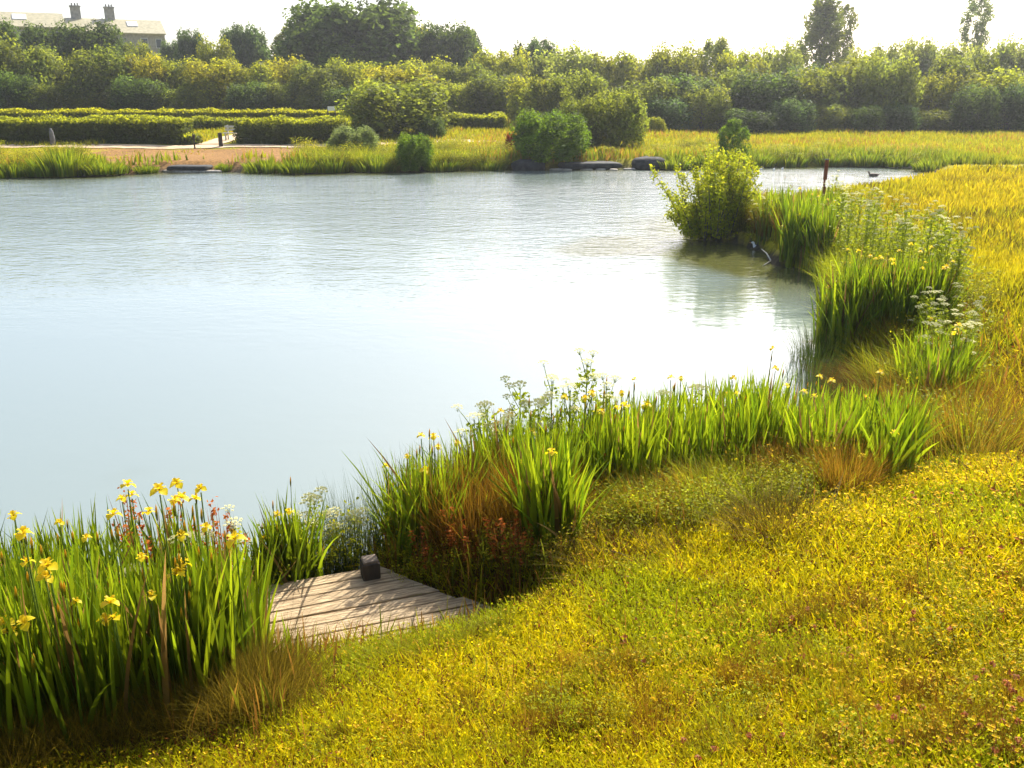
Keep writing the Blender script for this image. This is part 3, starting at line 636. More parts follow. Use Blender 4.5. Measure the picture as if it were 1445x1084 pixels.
# ------------------------------------------------------------------ houses
def house(label, D, xr, yr_ridge, yr_eave, length, rz, chim, wins, sky_t, depth=9.0, doors=()):
    """origin at the right-hand front corner; the front wall runs to -x"""
    xe = float(x_at(xr, yr_eave, D)); ze = float(z_at(yr_eave, D)); z0 = float(H(xe, D)) - .3
    t = thing('stone_house', label, 'house', (xe, D, z0), rz); h = ze - z0; rh = 1.9
    mb = MB(); mb.add([(-length, 0, 0), (0, 0, 0), (0, depth, 0), (-length, depth, 0), (-length, 0, h), (0, 0, h), (0, depth, h), (-length, depth, h), (0, depth / 2, h + rh - .1), (-length, depth / 2, h + rh - .1)],
        [(0, 1, 5, 4), (1, 2, 6, 8, 5), (2, 3, 7, 6), (3, 0, 4, 9, 7), (3, 2, 1, 0), (4, 5, 8, 9), (6, 7, 9, 8)])
    mb.build('wall', M_stone, t)
    o = .35; mb = MB()
    for s in (0, 1):
        y0, y1 = (-o, depth / 2) if s == 0 else (depth + o, depth / 2); zl = h - o * rh / (depth / 2) + .06; zh = h + rh + .06
        vs = [(-length - .2, y0, zl), (.2, y0, zl), (.2, y1, zh), (-length - .2, y1, zh)]; vs += [(a, b_, c - .16) for a, b_, c in vs]
        mb.add(vs, [(0, 1, 2, 3), (7, 6, 5, 4), (0, 4, 5, 1), (1, 5, 6, 2), (2, 6, 7, 3), (3, 7, 4, 0)])
    rf = mb.build('roof', M_roof, t)
    for x in chim:
        c = MB(); c.box((x, depth / 2, h + rh + .45), (1.3, .8, 2.1), bev=.03); c.box((x, depth / 2, h + rh + 1.58), (1.5, 1.0, .16), bev=.02)
        ch = c.build('chimney', M_stone, rf)
        for k in (-.35, .05, .4):
            c = MB(); c.tube([(x + k, depth / 2, h + rh + 1.66), (x + k, depth / 2, h + rh + 2.0)], [.13, .11], 8); c.build('chimney_pot', M_stone, ch)
    for f0, f1 in sky_t:     # skylights on the front slope
        n = Vector((0, -rh, depth / 2)).normalized(); c = MB(); fr = MB()
        def pt(x, s_, lift): return Vector((x, s_ * depth / 2, h + rh * s_ + .06)) + n * lift
        for mbx, l0, l1, g_ in ((fr, -.02, .10, 0), (c, .02, .115, .08)):
            cr = [(f0 + g_, .42 + g_ / 4), (f1 - g_, .42 + g_ / 4), (f1 - g_, .80 - g_ / 4), (f0 + g_, .80 - g_ / 4)]
            vs = [pt(a, s_, l0) for a, s_ in cr] + [pt(a, s_, l1) for a, s_ in cr]
            mbx.add(vs, [(4, 5, 6, 7), (3, 2, 1, 0), (0, 1, 5, 4), (1, 2, 6, 5), (2, 3, 7, 6), (3, 0, 4, 7)])
        s1 = fr.build('skylight', M_frame, rf); c.build('pane', M_sky_glass, s1)
    for x, zc, ww, hh in wins:
        wdw = MB(); wdw.box((x, -.02, h - zc), (ww + .16, .12, hh + .16)); f_ = wdw.build('window', M_frame, t)
        g_ = MB(); g_.box((x, -.05, h - zc), (ww, .12, hh)); g_.build('pane', M_glass, f_)
        s_ = MB(); s_.box((x, -.12, h - zc - hh / 2 - .14), (ww + .4, .26, .1)); s_.build('sill', M_stone, f_)
house('left grey stone house with yellowed slate roof and one skylight', 128, 90, 20, 38, 13, math.radians(27), (), [(-1.2, 1.3, .9, 1.2), (-3.4, 1.3, .9, 1.2)], [(-6.0, -4.3)])
house('right grey stone house with yellowed slate roof, two chimneys and one skylight', 136, 232, 29, 47, 12.4, math.radians(27), (-11.0, -6.6), [(-.9, 1.4, .7, 1.1), (-2.8, 1.4, .8, 1.2), (-4.2, 3.6, .9, 1.1), (-.9, 3.8, .7, 1.1)], [(-4.6, -3.2)])

# ------------------------------------------------------------------ small things on the far bank
r_ = random.Random(11)
gp = ground(312, 207)
b0 = thing('park_bench', 'pale wooden bench at the gap in the hedges, partly behind the right hedge', 'bench', (float(x_at(337, 195, 53.4)), 53.4, float(H(-16.5, 53.4))))
mb = MB()
for k in range(3): mb.box((0, -.2 + k * .15, .45), (1.7, .12, .04), bev=.01)
mb.build('seat', M_benchw, b0); mb = MB()
for k in range(2): mb.box((0, .27, .62 + k * .17), (1.7, .03, .11), bev=.01)
mb.build('backrest', M_benchw, b0)
for sx_ in (-.7, .7):
    mb = MB(); mb.box((sx_, -.18, .215), (.08, .08, .43)); mb.build('leg', M_benchw, b0)
    mb = MB(); mb.box((sx_, .315, .44), (.08, .06, .88)); mb.build('leg', M_benchw, b0)
def post(name, label, px, py, h, wd, mat, topmat=None, cap=0, group=None):
    p_ = ground(px, py); t = thing(name, label, 'post', p_, r_.random(), group); mb = MB(); mb.box((0, 0, h / 2 - .05), (wd, wd, h + .1), bev=wd * .12); mb.build('shaft', mat, t)
    if cap: mb = MB(); mb.box((0, 0, h + cap / 2 - .02), (wd * 2.0, wd * 1.4, cap), bev=wd * .1); mb.build('cap', mat, t)
    return t
post('wooden_post', 'thick dark post with plants at its foot beside the bench', 312, 207.5, .75, .2, M_postw)
post('marker_post', 'thin dark marker post with a small head on the bare earth', 275, 210, .55, .07, M_postw, cap=.22)
t = thing('standing_stone', 'pale grey standing stone before the long left hedge', 'stone', ground(75, 206)); mb = MB()
mb.tube([(0, 0, -.1), (.02, 0, .4), (0, .02, .75), (0, 0, .92)], [.14, .14, .11, .04], 9); mb.build('stone', M_greyst, t, True)
gq = ground(487, 165); t = thing('sign_board', 'tiny white sign board left of the wide spreading bush', 'sign', (gq.x, 64, float(H(gq.x, 64))))
mb = MB(); mb.box((0, -.05, 1.05), (.5, .04, .28), bev=.01); mb.build('board', M_white, t); mb = MB(); mb.box((-.25, 0, .5), (.07, .06, 1.0)); mb.box((.25, 0, .5), (.07, .06, 1.0)); mb.build('legs', M_postw, t)

def rock_mesh(name, mat, seed, sx_, sy_, sz_, flat=False):
    rr_ = np.random.default_rng(seed); V = []; F = []; nu, nv = 14, 8
    for j in range(nv + 1):
        th = PI * j / nv
        for i in range(nu):
            ph = 2 * PI * i / nu; e = .35
            f = lambda c: math.copysign(abs(c) ** e, c) if flat else math.copysign(abs(c) ** .7, c)
            V.append([f(math.cos(ph)) * math.sin(th) ** .6 * sx_, f(math.sin(ph)) * math.sin(th) ** .6 * sy_, f(math.cos(th)) * sz_])
    V = np.array(V); V += (vnoise(V[:, 0] + seed * 3 + 90, V[:, 1] * 1.3 + V[:, 2] * 2 + 90, .35 * max(sx_, .5), seed)[:, None] - .5) * np.array([.25 * min(sx_, .6), .2 * sy_, .3 * sz_])
    for j in range(nv):
        for i in range(nu): F.append((j * nu + i, j * nu + (i + 1) % nu, (j + 1) * nu + (i + 1) % nu, (j + 1) * nu + i))
    return mesh_np(name, V, F, None, None, mat, False)
def rock(name, label, px, py, s, mat, seed, flat=False, group=None, cat='stone', dz=0.):
    p_ = ground(px, py); o = link(name, rock_mesh(name, mat, seed, *s, flat), None, (p_.x, p_.y, p_.z + s[2] * .5 + dz), r_.random() * .3 - .15); return tag(o, label, cat, group)
rock('concrete_slipway', 'flat grey concrete slipway ledge at the far waterline', 832, 238.5, (1.5, .7, .15), M_dkst, 3, True, None, 'slipway', .1)
rock('boulder', 'dark boulder on the far shore right of the slipway', 915, 236.5, (.8, .6, .33), M_dkst, 4, False, None, 'rock')
rock('boulder', 'small dark boulder left of the slipway under the round bush', 745, 239.5, (.8, .5, .3), M_dkst, 5, False, None, 'rock')
rock('bank_shade_slab', 'long low dark slab added for the shaded hollow at the foot of the bare earth', 268, 239, (.95, .45, .10), M_dkst, 6, True, None, 'rock', .03)  # slab added as a stand-in for the shaded hollow of the cut bank
for i, (a, b_) in enumerate([(250, 243), (262, 243.6), (275, 243.5), (288, 243.4), (240, 243), (301, 243.4)]):
    rock('shore_stone', 'pale stone at the waterline below the bare earth', a, b_, (.22 + .2 * r_.random(), .2, .07), M_paleston, 20 + i, False, 'pale stones at the waterline below the bare earth')
for i, (a, b_) in enumerate([(786, 240), (800, 240.6), (828, 240), (848, 240), (866, 240.5), (888, 239.6), (1262, 236.6), (1278, 236.8)]):
    rock('shore_stone', 'small pale stone in the water before the slipway' if i < 6 else 'pale flat stone at the far waterline near the narrow right end', a, b_, (.2 + .2 * r_.random(), .15, .05), M_paleston, 40 + i, False, 'small pale stones in the water at the slipway' if i < 6 else 'pale stones at the narrow right end')

# ------------------------------------------------------------------ reeds on the far shore
def reed_mesh(seed, n=420, w=1.0, h=1.0):
    r = np.random.default_rng(seed); a = r.random(n) * 6.28; q_ = r.random(n) ** .6; x = np.cos(a) * q_ * w; y = np.sin(a) * q_ * w * .6
    c = tone(n, (.13, .22, .008), (.28, .31, .012), .3, r)
    return mesh_np('reed_clump', *blades(np.stack([x, y, np.full(n, -.1)], 1), h * (.55 + .5 * r.random(n)) * (1 - .35 * q_), .05 + .035 * r.random(n), r.random(n) * 6.28, .15 + .35 * q_, a, c * .7, c * 1.15, 3), M_grass)
RM = [reed_mesh(60 + i) for i in range(3)]
RG2 = 'low reed clumps along the far waterline'
def reed(px, py, wpx, hpx, label, k):
    p_ = ground(px, py); s = wpx / 2 * p_.y / FPX; hh = hpx * p_.y / FPX
    return tag(link('reed_clump', RM[k % 3], None, (p_.x, p_.y, p_.z), r_.random() * .6, (s, s, hh)), label, 'reeds', RG2)
named = [(90,243,75,46,'tall bright green reed clump on the far shore before the standing stone'), (55,245,60,26,'reed clump left of the tallest far-shore clump'), (150,243,60,24,'yellowish reed clump right of the tallest far-shore clump'),
    (18,247,60,26,'reed clump on the far shore at the left edge of the photo'), (205,243,34,16,'small reed clump at the left side of the bare earth'), (318,241,26,16,'lone reed tuft on the shore right of the dark shade slab'),
    (375,241,54,26,'bright reed clump at the right side of the bare earth'), (420,241,50,24,'reed clump on the far shore left of the grey-green willow shrub'), (465,240,54,28,'reed clump under the left side of the grey-green willow shrub'),
    (530,239,60,26,'reed clump between the grey-green shrub and the upright dark shrub'), (630,238,60,22,'reed clump right of the upright dark green shrub'), (690,238,50,18,'low reed clump below the red-brown tree'),
    (955,235,60,22,'reed clump right of the dark boulder'), (1000,233,50,24,'reed clump left of the airy sapling'), (1075,232,60,24,'reed clump right of the airy sapling'), (1120,232,54,22,'reed clump on the far shore left of the rusty post'),
    (1175,231,56,24,'reed clump on the far shore right of the rusty post'), (1225,231,60,26,'tall reed clump near the narrow right end of the pond'), (1268,233,44,20,'last green reed clump at the narrow right end of the pond'), (1318,238,60,22,'rough grey-green clump at the right tip of the pond')]
for i, (a, b_, c_, d_, lb) in enumerate(named): reed(a, b_, c_, d_, lb, i)

# ------------------------------------------------------------------ irises
def iris_leaves(pts, hh, seed, spread=.14, per=7, wd=.024, cols=((.10, .185, .005), (.27, .34, .008))):
    r = np.random.default_rng(seed); P = np.repeat(pts, per, 0); n = len(P); P = P + np.c_[r.normal(0, .05, (n, 2)), np.zeros(n)]
    h = np.repeat(hh, per) * (.55 + .5 * r.random(n)); az = r.random(n) * 6.28; lean = np.abs(r.normal(0, spread, n)) + .03
    bent = r.random(n) < .04; lean = np.where(bent, .35 + .25 * r.random(n), lean)
    c = tone(n, cols[0], cols[1], .2, r); dead = (r.random(n) < .06)[:, None]; c = np.where(dead, tone(n, (.20, .12, .03), (.32, .20, .05), .2, r), c)
    P[:, 2] -= .05
    dkk = (r.random(n) < .35)[:, None]; c = np.where(dkk, c * .55, c)
    return blades(P, h, wd * 1.05 * (.7 + .6 * r.random(n)), r.random(n) * PI, lean, az, c * .75, c * 1.15, 6, [.7, 1, 1, .95, .8, .5])
def flower_mesh(seed):
    r = np.random.default_rng(seed); V = []; F = []; C = []
    def petal(a, L_, wd, up, droop, col):
        nonlocal V, F, C
        n0 = len(V); rows = 5; ca, sa = math.cos(a), math.sin(a)
        for i in range(rows):
            t = i / (rows - 1); rad = L_ * t; z = up * math.sin(t * PI * .7) - droop * t * t; w_ = wd * [.25, .55, 1, .9, .25][i]
            for s in (-1, 0, 1):
                V.append((ca * rad - sa * s * w_ / 2, sa * rad + ca * s * w_ / 2, z + (.006 if s else 0))); C.append(np.array(col) * (1 - .25 * (t < .3)))
        for i in range(rows - 1):
            for s in range(2): a0 = n0 + i * 3 + s; F.append((a0, a0 + 1, a0 + 4, a0 + 3))
    ph = r.random() * 2
    for k in range(3): petal(ph + k * 2.094 + r.normal(0, .1), .060, .062, .02, .030, (.84, .68, .010))
    for k in range(3): petal(ph + 1.047 + k * 2.094, .034, .030, .035, -.012, (.80, .58, .01))
    for k in range(3): petal(ph + k * 2.094, .036, .02, .032, 0, (.84, .66, .02))
    return mesh_np('flower', V, F, None, C, M_petal, True)
FM = [flower_mesh(i) for i in range(4)]
def bud_mesh():
    mb = MB(); mb.tube([(0, 0, -.06), (0, 0, -.03), (.002, 0, .0), (.003, 0, .022)], [.003, .0065, .005, .001], 6); me = mb.mesh('bud', M_petal, True)
    at = me.color_attributes.new('tone', 'FLOAT_COLOR', 'POINT')
    for i, v in enumerate(me.vertices): at.data[i].color = (.50, .33, .02, 1) if v.co.z > -.01 else (.14, .16, .01, 1)
    return me
BM_ = bud_mesh()
def stalk(mb, p, q_, r0=.006): mb.tube([p, [(a + b_) / 2 + (r_.random() - .5) * .02 for a, b_ in zip(p, q_)], q_], [r0, r0 * .8, r0 * .6], 5)
def stalks_with_tone(mb, col):
    me = mb.mesh('stalks', M_iris, True); at = me.color_attributes.new('tone', 'FLOAT_COLOR', 'POINT')
    at.data.foreach_set('color', np.tile((*col, 1), (len(me.vertices), 1)).astype(np.float32).ravel()); return me
def iris_clump(label, cell, n, h0, h1, seed, flowers=(), rand_fl=0, wd=.024, spread=.14, cols=((.10, .185, .005), (.27, .34, .008)), per=7, hvar=None):
    """cell: photo-pixel polygon of the roots"""
    P = [ground(a, b_) for a, b_ in cell]; P2 = [(p_.x, p_.y) for p_ in P]; c = np.mean(P2, 0); z = max(float(H(*c)), 0)
    t = thing('iris_clump', label, 'iris', (c[0], c[1], z), 0, 'yellow iris clumps on the near bank')
    lo = np.min(P2, 0); hi = np.max(P2, 0); r = np.random.default_rng(seed); pts = []
    q_ = lo + (hi - lo) * r.random((n * 60, 2)); ok = in_poly(q_[:, 0], q_[:, 1], P2) & ~deck_rect(q_[:, 0], q_[:, 1])
    q_ = q_[ok][:n]
    if len(q_) < n: print('CLUMP SHORT', label, len(q_), n)
    pts = np.c_[q_, np.maximum(H(q_[:, 0], q_[:, 1]), -.1)]; n = len(pts)
    hh = h0 + (h1 - h0) * fbm(pts[:, 0], pts[:, 1], .5, seed); org = np.array([c[0], c[1], z])
    link('leaves', mesh_np('leaves', *iris_leaves(pts - org, hh, seed, spread, per, wd, cols), M_iris), t)
    mb = MB(); heads = []
    for (a, b_, s_) in flowers:          # flowers placed from the photo: straight above a root of this clump
        d = ray(a, b_); best = None
        for p_ in pts:
            tt_ = p_[1] / d[1]; zz = CAMZ + d[2] * tt_; xx = d[0] * tt_; e = abs(xx - p_[0]) + 3 * max(0, zz - p_[2] - h1 * 1.25) + 3 * max(0, p_[2] + h0 * .35 - zz) + (.12 * (p_[1] - pts[:, 1].min()) if b_ > 740 else 0)
            if best is None or e < best[0]: best = (e, xx, p_[1], zz, p_)
        heads.append((Vector(best[1:4]) - Vector(org), Vector(best[4]) - Vector(org), s_))
    for _ in range(rand_fl):
        i = r.integers(0, n); p_ = pts[i] - org; heads.append((Vector(p_) + Vector((r.normal(0, .05), r.normal(0, .05), hh[i] * (.85 + .3 * r.random()))), Vector(p_), .8))
    for hd, rt, s_ in heads:
        mb = MB(); stalk(mb, rt, hd - Vector((0, 0, .02))); link('stem', stalks_with_tone(mb, (.10, .15, .01)), t)
        k = r.integers(0, 4); o = link('flower', FM[k], t, hd, r.random() * 6, (s_ * .74, s_ * .74, s_ * .74)); o.rotation_euler = ((r.random() - .5) * .7, (r.random() - .5) * .7, r.random() * 6)
        for j in range(r.integers(0, 3)):
            bo = hd + Vector((r.normal(0, .03), r.normal(0, .03), -.06 - .12 * r.random())); link('bud', BM_, t, bo, 0, (1, 1, 1))
    for _ in range(max(3, n // 30) if n > 12 else 0):
        i = r.integers(0, n); p_ = pts[i] - org; e = Vector(p_) + Vector((r.normal(0, .04), r.normal(0, .04), hh[i] * (.8 + .3 * r.random()))); mb = MB(); stalk(mb, p_, e - Vector((0, 0, .06)), .004); link('stem', stalks_with_tone(mb, (.10, .15, .01)), t); link('bud', BM_, t, e)
    return t
GB = ((.12, .22, .005), (.31, .39, .009))
iris_clump('largest iris clump with most yellow flowers, at the left edge below the photo middle', [(-60, 895), (60, 880), (180, 868), (290, 862), (325, 885), (372, 945), (352, 990), (250, 1035), (120, 1066), (-60, 1090)], 640, .88, 1.22, 101,
    [(33,755,1),(68,800,1.1),(64,815,.9),(38,795,.8),(8,880,1),(36,880,1),(14,893,.9),(155,852,1),(148,876,.9),(162,874,.8),(180,686,1),(172,705,.9),(186,700,1),(160,728,1),(210,724,1.1),(225,693,1),(250,684,1.2),(256,704,1),(246,708,.8),(283,690,.7),
     (258,798,1),(248,812,1),(254,806,.8),(213,842,.8),(332,763,1.2),(256,757,.8),(84,738,.6),(20,729,.8),(275,705,.7),(290,745,.7),(200,788,.7),(107,850,.6),(122,760,.6)], 0, .024, .12)
iris_clump('small iris clump with three yellow flowers at the water beside the platform corner', [(372, 850), (400, 838), (432, 830), (436, 842), (405, 856), (375, 868)], 50, .8, 1.05, 102, [(392,727,.9),(408,724,1),(373,762,1)], 0, .022, .16)
iris_clump('lone tuft of broad iris leaves at the front edge of the platform', [(392, 962), (406, 955), (412, 966), (400, 975)], 4, .40, .58, 103, [], 0, .022, .16, GB, 4)
iris_clump('iris clump with flowers over the water right of the platform post', [(545, 790), (580, 772), (630, 752), (660, 762), (650, 795), (600, 812), (560, 812)], 100, .8, 1.15, 104,
    [(545,658,.8),(600,665,1),(612,618,1),(618,632,.8),(575,645,.7),(566,690,.7)], 2, .020, .2)
iris_clump('broad-leaved iris clump with single tall leaves in front of brown sedge, left of the band', [(655, 775), (690, 765), (695, 785), (665, 792)], 12, .6, .85, 105, [], 0, .022, .16, GB)
iris_clump('bright iris clump standing forward of the band, three quarters down the photo middle', [(735, 775), (765, 765), (800, 770), (795, 790), (755, 800)], 48, .85, 1.15, 106, [(778,640,1.0),(735,655,.7)], 0, .024, .17, GB)
iris_clump('left end of the iris band, mixed with white umbels', [(650, 740), (720, 712), (790, 700), (800, 740), (730, 752), (665, 766)], 140, .8, 1.1, 107, [(749,611,1.1),(700,608,.8),(726,640,.7),(835,556,.9)], 3, .022, .15, GB)
iris_clump('middle of the iris band, with three large yellow flowers', [(790, 700), (850, 685), (930, 672), (948, 712), (880, 728), (800, 742)], 190, .8, 1.15, 108, [(882,574,1.1),(912,574,1.3),(895,536,.7),(878,556,.8),(860,600,.7)], 5, .024, .13, GB)
iris_clump('right-centre part of the iris band, with one flower low against the water', [(930, 672), (1010, 660), (1080, 645), (1098, 688), (1020, 704), (945, 714)], 190, .8, 1.1, 109, [(1041,594,1.1),(1024,612,.8),(1040,556,.6),(1026,556,.6)], 5, .024, .13, GB)
iris_clump('right end of the iris band, leaning to the right', [(1080, 645), (1140, 640), (1210, 648), (1240, 668), (1180, 692), (1095, 688)], 160, .72, 1.0, 110, [(1110,545,.7),(1222,562,1)], 5, .024, .15, GB)
iris_clump('loose iris clump with orange-yellow flowers at the brown inlet', [(1225, 668), (1262, 650), (1285, 672), (1250, 690)], 70, .65, .9, 111, [(1248,596,1),(1255,620,1),(1262,612,.8),(1217,645,.8)], 0, .022, .2, GB)
iris_clump('big spiky iris clump at the water in the middle of the right shore', [(1152, 490), (1178, 470), (1225, 462), (1255, 470), (1235, 495), (1185, 505)], 130, 1.0, 1.5, 112, [(1170,406,1.1),(1250,420,1),(1182,398,.8),(1228,362,.9)], 7, .030, .20, GB)
iris_clump('tall iris clump behind and right of the spiky one', [(1235, 470), (1300, 455), (1335, 465), (1320, 490), (1255, 492)], 140, .95, 1.4, 113, [(1300,394,1.2),(1335,378,1.3),(1358,396,1),(1282,402,.9),(1278,405,.8)], 10, .030, .15, GB)
iris_clump('iris clump in the tall herbs below the tall pair on the right bank', [(1268, 555), (1315, 535), (1358, 560), (1345, 600), (1290, 610)], 120, .75, 1.05, 114, [(1352,460,1),(1347,472,1),(1350,466,.8)], 2, .024, .15, GB)
iris_clump('iris clump at the water right of the peninsula willow', [(1093, 372), (1120, 362), (1160, 360), (1170, 374), (1130, 380)], 110, 1.1, 1.6, 115, [(1106,320,1.4),(1128,305,1.8),(1110,325,1.4),(1132,308,1.6)], 4, .040, .16, GB)
iris_clump('iris clump behind the peninsula willow, towards the rusty post', [(1058, 330), (1110, 318), (1180, 322), (1190, 338), (1120, 345), (1070, 345)], 110, .9, 1.3, 116, [(1175,290,1.8),(1172,293,1.6),(1178,288,1.6)], 0, .045, .16, GB)

# ------------------------------------------------------------------ umbels, docks, rushes, sedge
def tone_mesh(me, cols):
    at = me.color_attributes.new('tone', 'FLOAT_COLOR', 'POINT'); at.data.foreach_set('color', np.c_[np.asarray(cols), np.ones(len(cols))].astype(np.float32).ravel()); return me
def umbel_mesh(seed):
    r = np.random.default_rng(seed); V = []; F = []; C = []
    for i in range(12):
        a = i * 2.4; rad = .05 * math.sqrt((i + .5) / 12); cx, cy, cz = rad * math.cos(a), rad * math.sin(a), .03 - rad * rad * 9
        n0 = len(V); V += [(0, 0, -.03), (.0025, .0025, -.03), (cx, cy, cz)]; F.append((n0, n0 + 1, n0 + 2, n0)); C += [(.14, .18, .02)] * 3
        for k in range(7):
            b_ = k * 2.4; q_ = .011 * math.sqrt(k / 7 + .05); x, y = cx + q_ * math.cos(b_), cy + q_ * math.sin(b_); s_ = .0045; n0 = len(V)
            tl = (k % 3 - 1) * .006; V += [(x - s_, y, cz - tl), (x, y - s_, cz + .006), (x + s_, y, cz + tl), (x, y + s_, cz - .004)]; F.append((n0, n0 + 1, n0 + 2, n0 + 3)); C += [(.52, .52, .27)] * 4
    return mesh_np('umbel', V, [f for f in F if f[0] != f[3]], [f[:3] for f in F if f[0] == f[3]], C, M_petal)
UM = [umbel_mesh(i) for i in range(2)]
def umbel_kit(seed):
    """one plant at unit height: (stem mesh, list of umbel spots)"""
    r = random.Random(seed); mb = MB(); spots = [(0.01, 0, 1.0, 1.0)]; mb.tube([(0, 0, -.05), (.01, .0, .5), (.01, 0, .98)], [.008, .006, .004], 5)
    for k in range(7):
        z = .40 + .08 * k; a = r.random() * 6.28; L_ = .08 + .08 * r.random(); e = (.01 + math.cos(a) * L_, math.sin(a) * L_, z + .14 + .10 * r.random())
        mb.tube([(.01, 0, z), (.01 + math.cos(a) * L_ * .6, math.sin(a) * L_ * .6, z + .12), e], [.004, .003, .002], 4); spots.append((*e, .6 + .4 * r.random()))
    me = mb.mesh('stem', M_grass, True); nv = len(me.vertices); tone_mesh(me, np.tile((.24, .30, .02), (nv, 1)))
    # feathery leaves
    rr = np.random.default_rng(seed); n = 260; z = rr.random(n) * .9; a = rr.random(n) * 6.28; rad = .04 + .2 * rr.random(n) * (1 - z); P = np.stack([np.cos(a) * rad, np.sin(a) * rad, z + .06], 1)
    lv = mesh_np('foliage', *(lambda v, f4, f3, c: (v, f4, None, c))(*leaves(P, np.tile((0, 0, 1.), (n, 1)), .022, rr, np.tile((.32, .38, .012), (n, 1)))), M_grass)
    return me, lv, spots
UK = [umbel_kit(i) for i in range(4)]
UG = {}
def umbellifer(px, py, h, label, group, k):
    p_ = ground(px, py); t = thing('cow_parsley', label, 'cow parsley', p_, r_.random() * 6, group); me, lv, sp = UK[k % 4]
    link('stem', me, t, sc_=(h, h, h)); link('foliage', lv, t, sc_=(h, h, h))
    f = .95 if p_.y > 10 else 1.25
    for j, (x, y, z, s_) in enumerate(sp): link('umbel', UM[j % 2], t, (x * h, y * h, z * h), 0, (s_ * f, s_ * f, s_ * f))
    return t
def um_px(px, ytop, ybase):
    p_ = ground(px, ybase); return float(z_at(ytop, p_.y)) - p_.z
for i, (a, b_, c_, lb) in enumerate([(822,512,690,'tallest white umbel plant, standing above the middle of the iris band'),(735,545,712,'tall white umbel plant with dark stem above the left part of the band'),
    (690,575,725,'white umbel plant at the left end of the iris band near the water'),(775,535,700,'white umbel plant directly left of the tallest one'),(850,545,690,'white umbel plant directly right of the tallest one'),
    (800,548,705,'shorter white umbel plant in front of the tallest one'),(670,590,735,'leftmost white umbel plant of the iris band'),(712,600,730,'low white umbel plant between the two left flowers of the band'),
    (760,570,715,'bushy white umbel plant below the tall dark-stemmed one'),(975,548,668,'white umbel plant in the right-centre of the band against the water'),(935,560,680,'white umbel plant right of the large iris flowers'),
    (452,706,815,'tallest white umbel plant by the water behind the platform'),(430,735,830,'small white umbel plant right of the three-flowered iris clump'),(475,730,812,'thin white umbel plant left of the platform post'),(505,728,800,'thin umbel plant behind the platform post'),
    (345,740,880,'white umbel plant at the right edge of the largest iris clump'),(290,762,900,'white umbel plant inside the largest iris clump, right part'),(210,805,930,'low white umbel plant in the middle of the largest iris clump'),
    (1232,590,650,'small white umbel plant at the brown inlet')]):
    umbellifer(a, c_, max(.3, um_px(a, b_, c_)), lb, 'single white umbel plants among the irises', i)
for i in range(46):
    u = r_.random(); v = r_.random(); a = 1170 + u * 170 + (v - .5) * 30; b_ = 345 + u * 95 + (v - .5) * 70
    umbellifer(a, b_, .95 + .4 * r_.random(), 'white-flowering umbel plant in the drift on the right bank beyond the spiky iris clump', 'drift of white umbel plants on the right bank', i)
for i in range(16):
    a = 1060 + r_.random() * 130; umbellifer(a, 318 + (a - 1060) * .02 + r_.random() * 22, .65 + .25 * r_.random(), 'white-flowering umbel plant between the peninsula willow and the rusty post', 'white umbel plants beside the rusty post', i)
for i in range(10):
    umbellifer(1290 + r_.random() * 80, 470 + r_.random() * 110, .8 + .25 * r_.random(), 'scattered white umbel plant low on the right bank', 'scattered umbel plants low on the right bank', i)

ACC = {}
def cover(key, arr, px, py, sx_, sz_):
    p_ = ground(px, py)
    if bool(deck_rect(np.array(p_.x), np.array(p_.y))): return
    v, f4, f3, c = arr; a = r_.random() * 6.28; ca, sa = math.cos(a), math.sin(a); j = .85 + .3 * r_.random()
    V = np.stack([(v[:, 0] * ca - v[:, 1] * sa) * sx_ + p_.x, (v[:, 0] * sa + v[:, 1] * ca) * sx_ + p_.y, v[:, 2] * sz_ + p_.z], 1); ACC.setdefault(key, []).append((V, f4, f3 if f3 is not None else np.zeros((0, 3), int), c * j))
def herb_mesh(seed, n=260, c0=(.10, .15, .01), c1=(.26, .27, .012), size=.03):
    r = np.random.default_rng(seed); parts = []
    k = 34; a = r.random(k) * 6.28; q_ = r.random(k) ** .5 * .55; P = np.stack([np.cos(a) * q_ * .5, np.sin(a) * q_ * .5, np.full(k, -.03)], 1); c = tone(k, (.10, .10, .01), (.16, .16, .012), .2, r)
    parts.append(blades(P, .6 + .4 * r.random(k), np.full(k, .012), r.random(k) * 6.28, .1 + .5 * q_, a, c, c, 4))
    z = r.random(n) ** .8; a = r.random(n) * 6.28; rad = (.15 + .35 * z) * r.random(n) ** .5; P = np.stack([np.cos(a) * rad, np.sin(a) * rad, z * (1 - .25 * rad)], 1)
    parts.append(leaves(P, np.tile((0, 0, .8), (n, 1)), size, r, tone(n, c0, c1, .2, r)))
    return merge(parts)
HM = [herb_mesh(i, 260, (.20, .26, .008), (.42, .42, .010)) for i in range(3)]; HY = [herb_mesh(10 + i, 240, (.24, .26, .01), (.50, .44, .012), .026) for i in range(2)]
DRYH = [herb_mesh(15, 240, (.26, .12, .015), (.44, .30, .02), .022)]
def herb(px, py, h, w_, label, group, me): cover('leafy_herbs', me, px, py, w_, h)
for i, (a, b_) in enumerate([(385,862),(400,848),(425,838),(445,828),(462,822),(482,815),(500,812),(410,858),(555,800),(570,812)]): herb(a, b_, .35 + .3 * r_.random(), .45, 'leafy green herb at the back edge of the wooden platform', 'leafy herbs along the back edge of the platform', (HM + HY)[i % 5])
for i in range(90):
    a = 720 + r_.random() * 420; b_ = 800 - (a - 720) * .20 - r_.random() * 50; herb(a, b_, .2 + .2 * r_.random(), .38, 'yellow-green leafy herb in front of the iris band', 'leafy herbs along the front of the iris band', (HY + HM + DRYH)[i % 6])
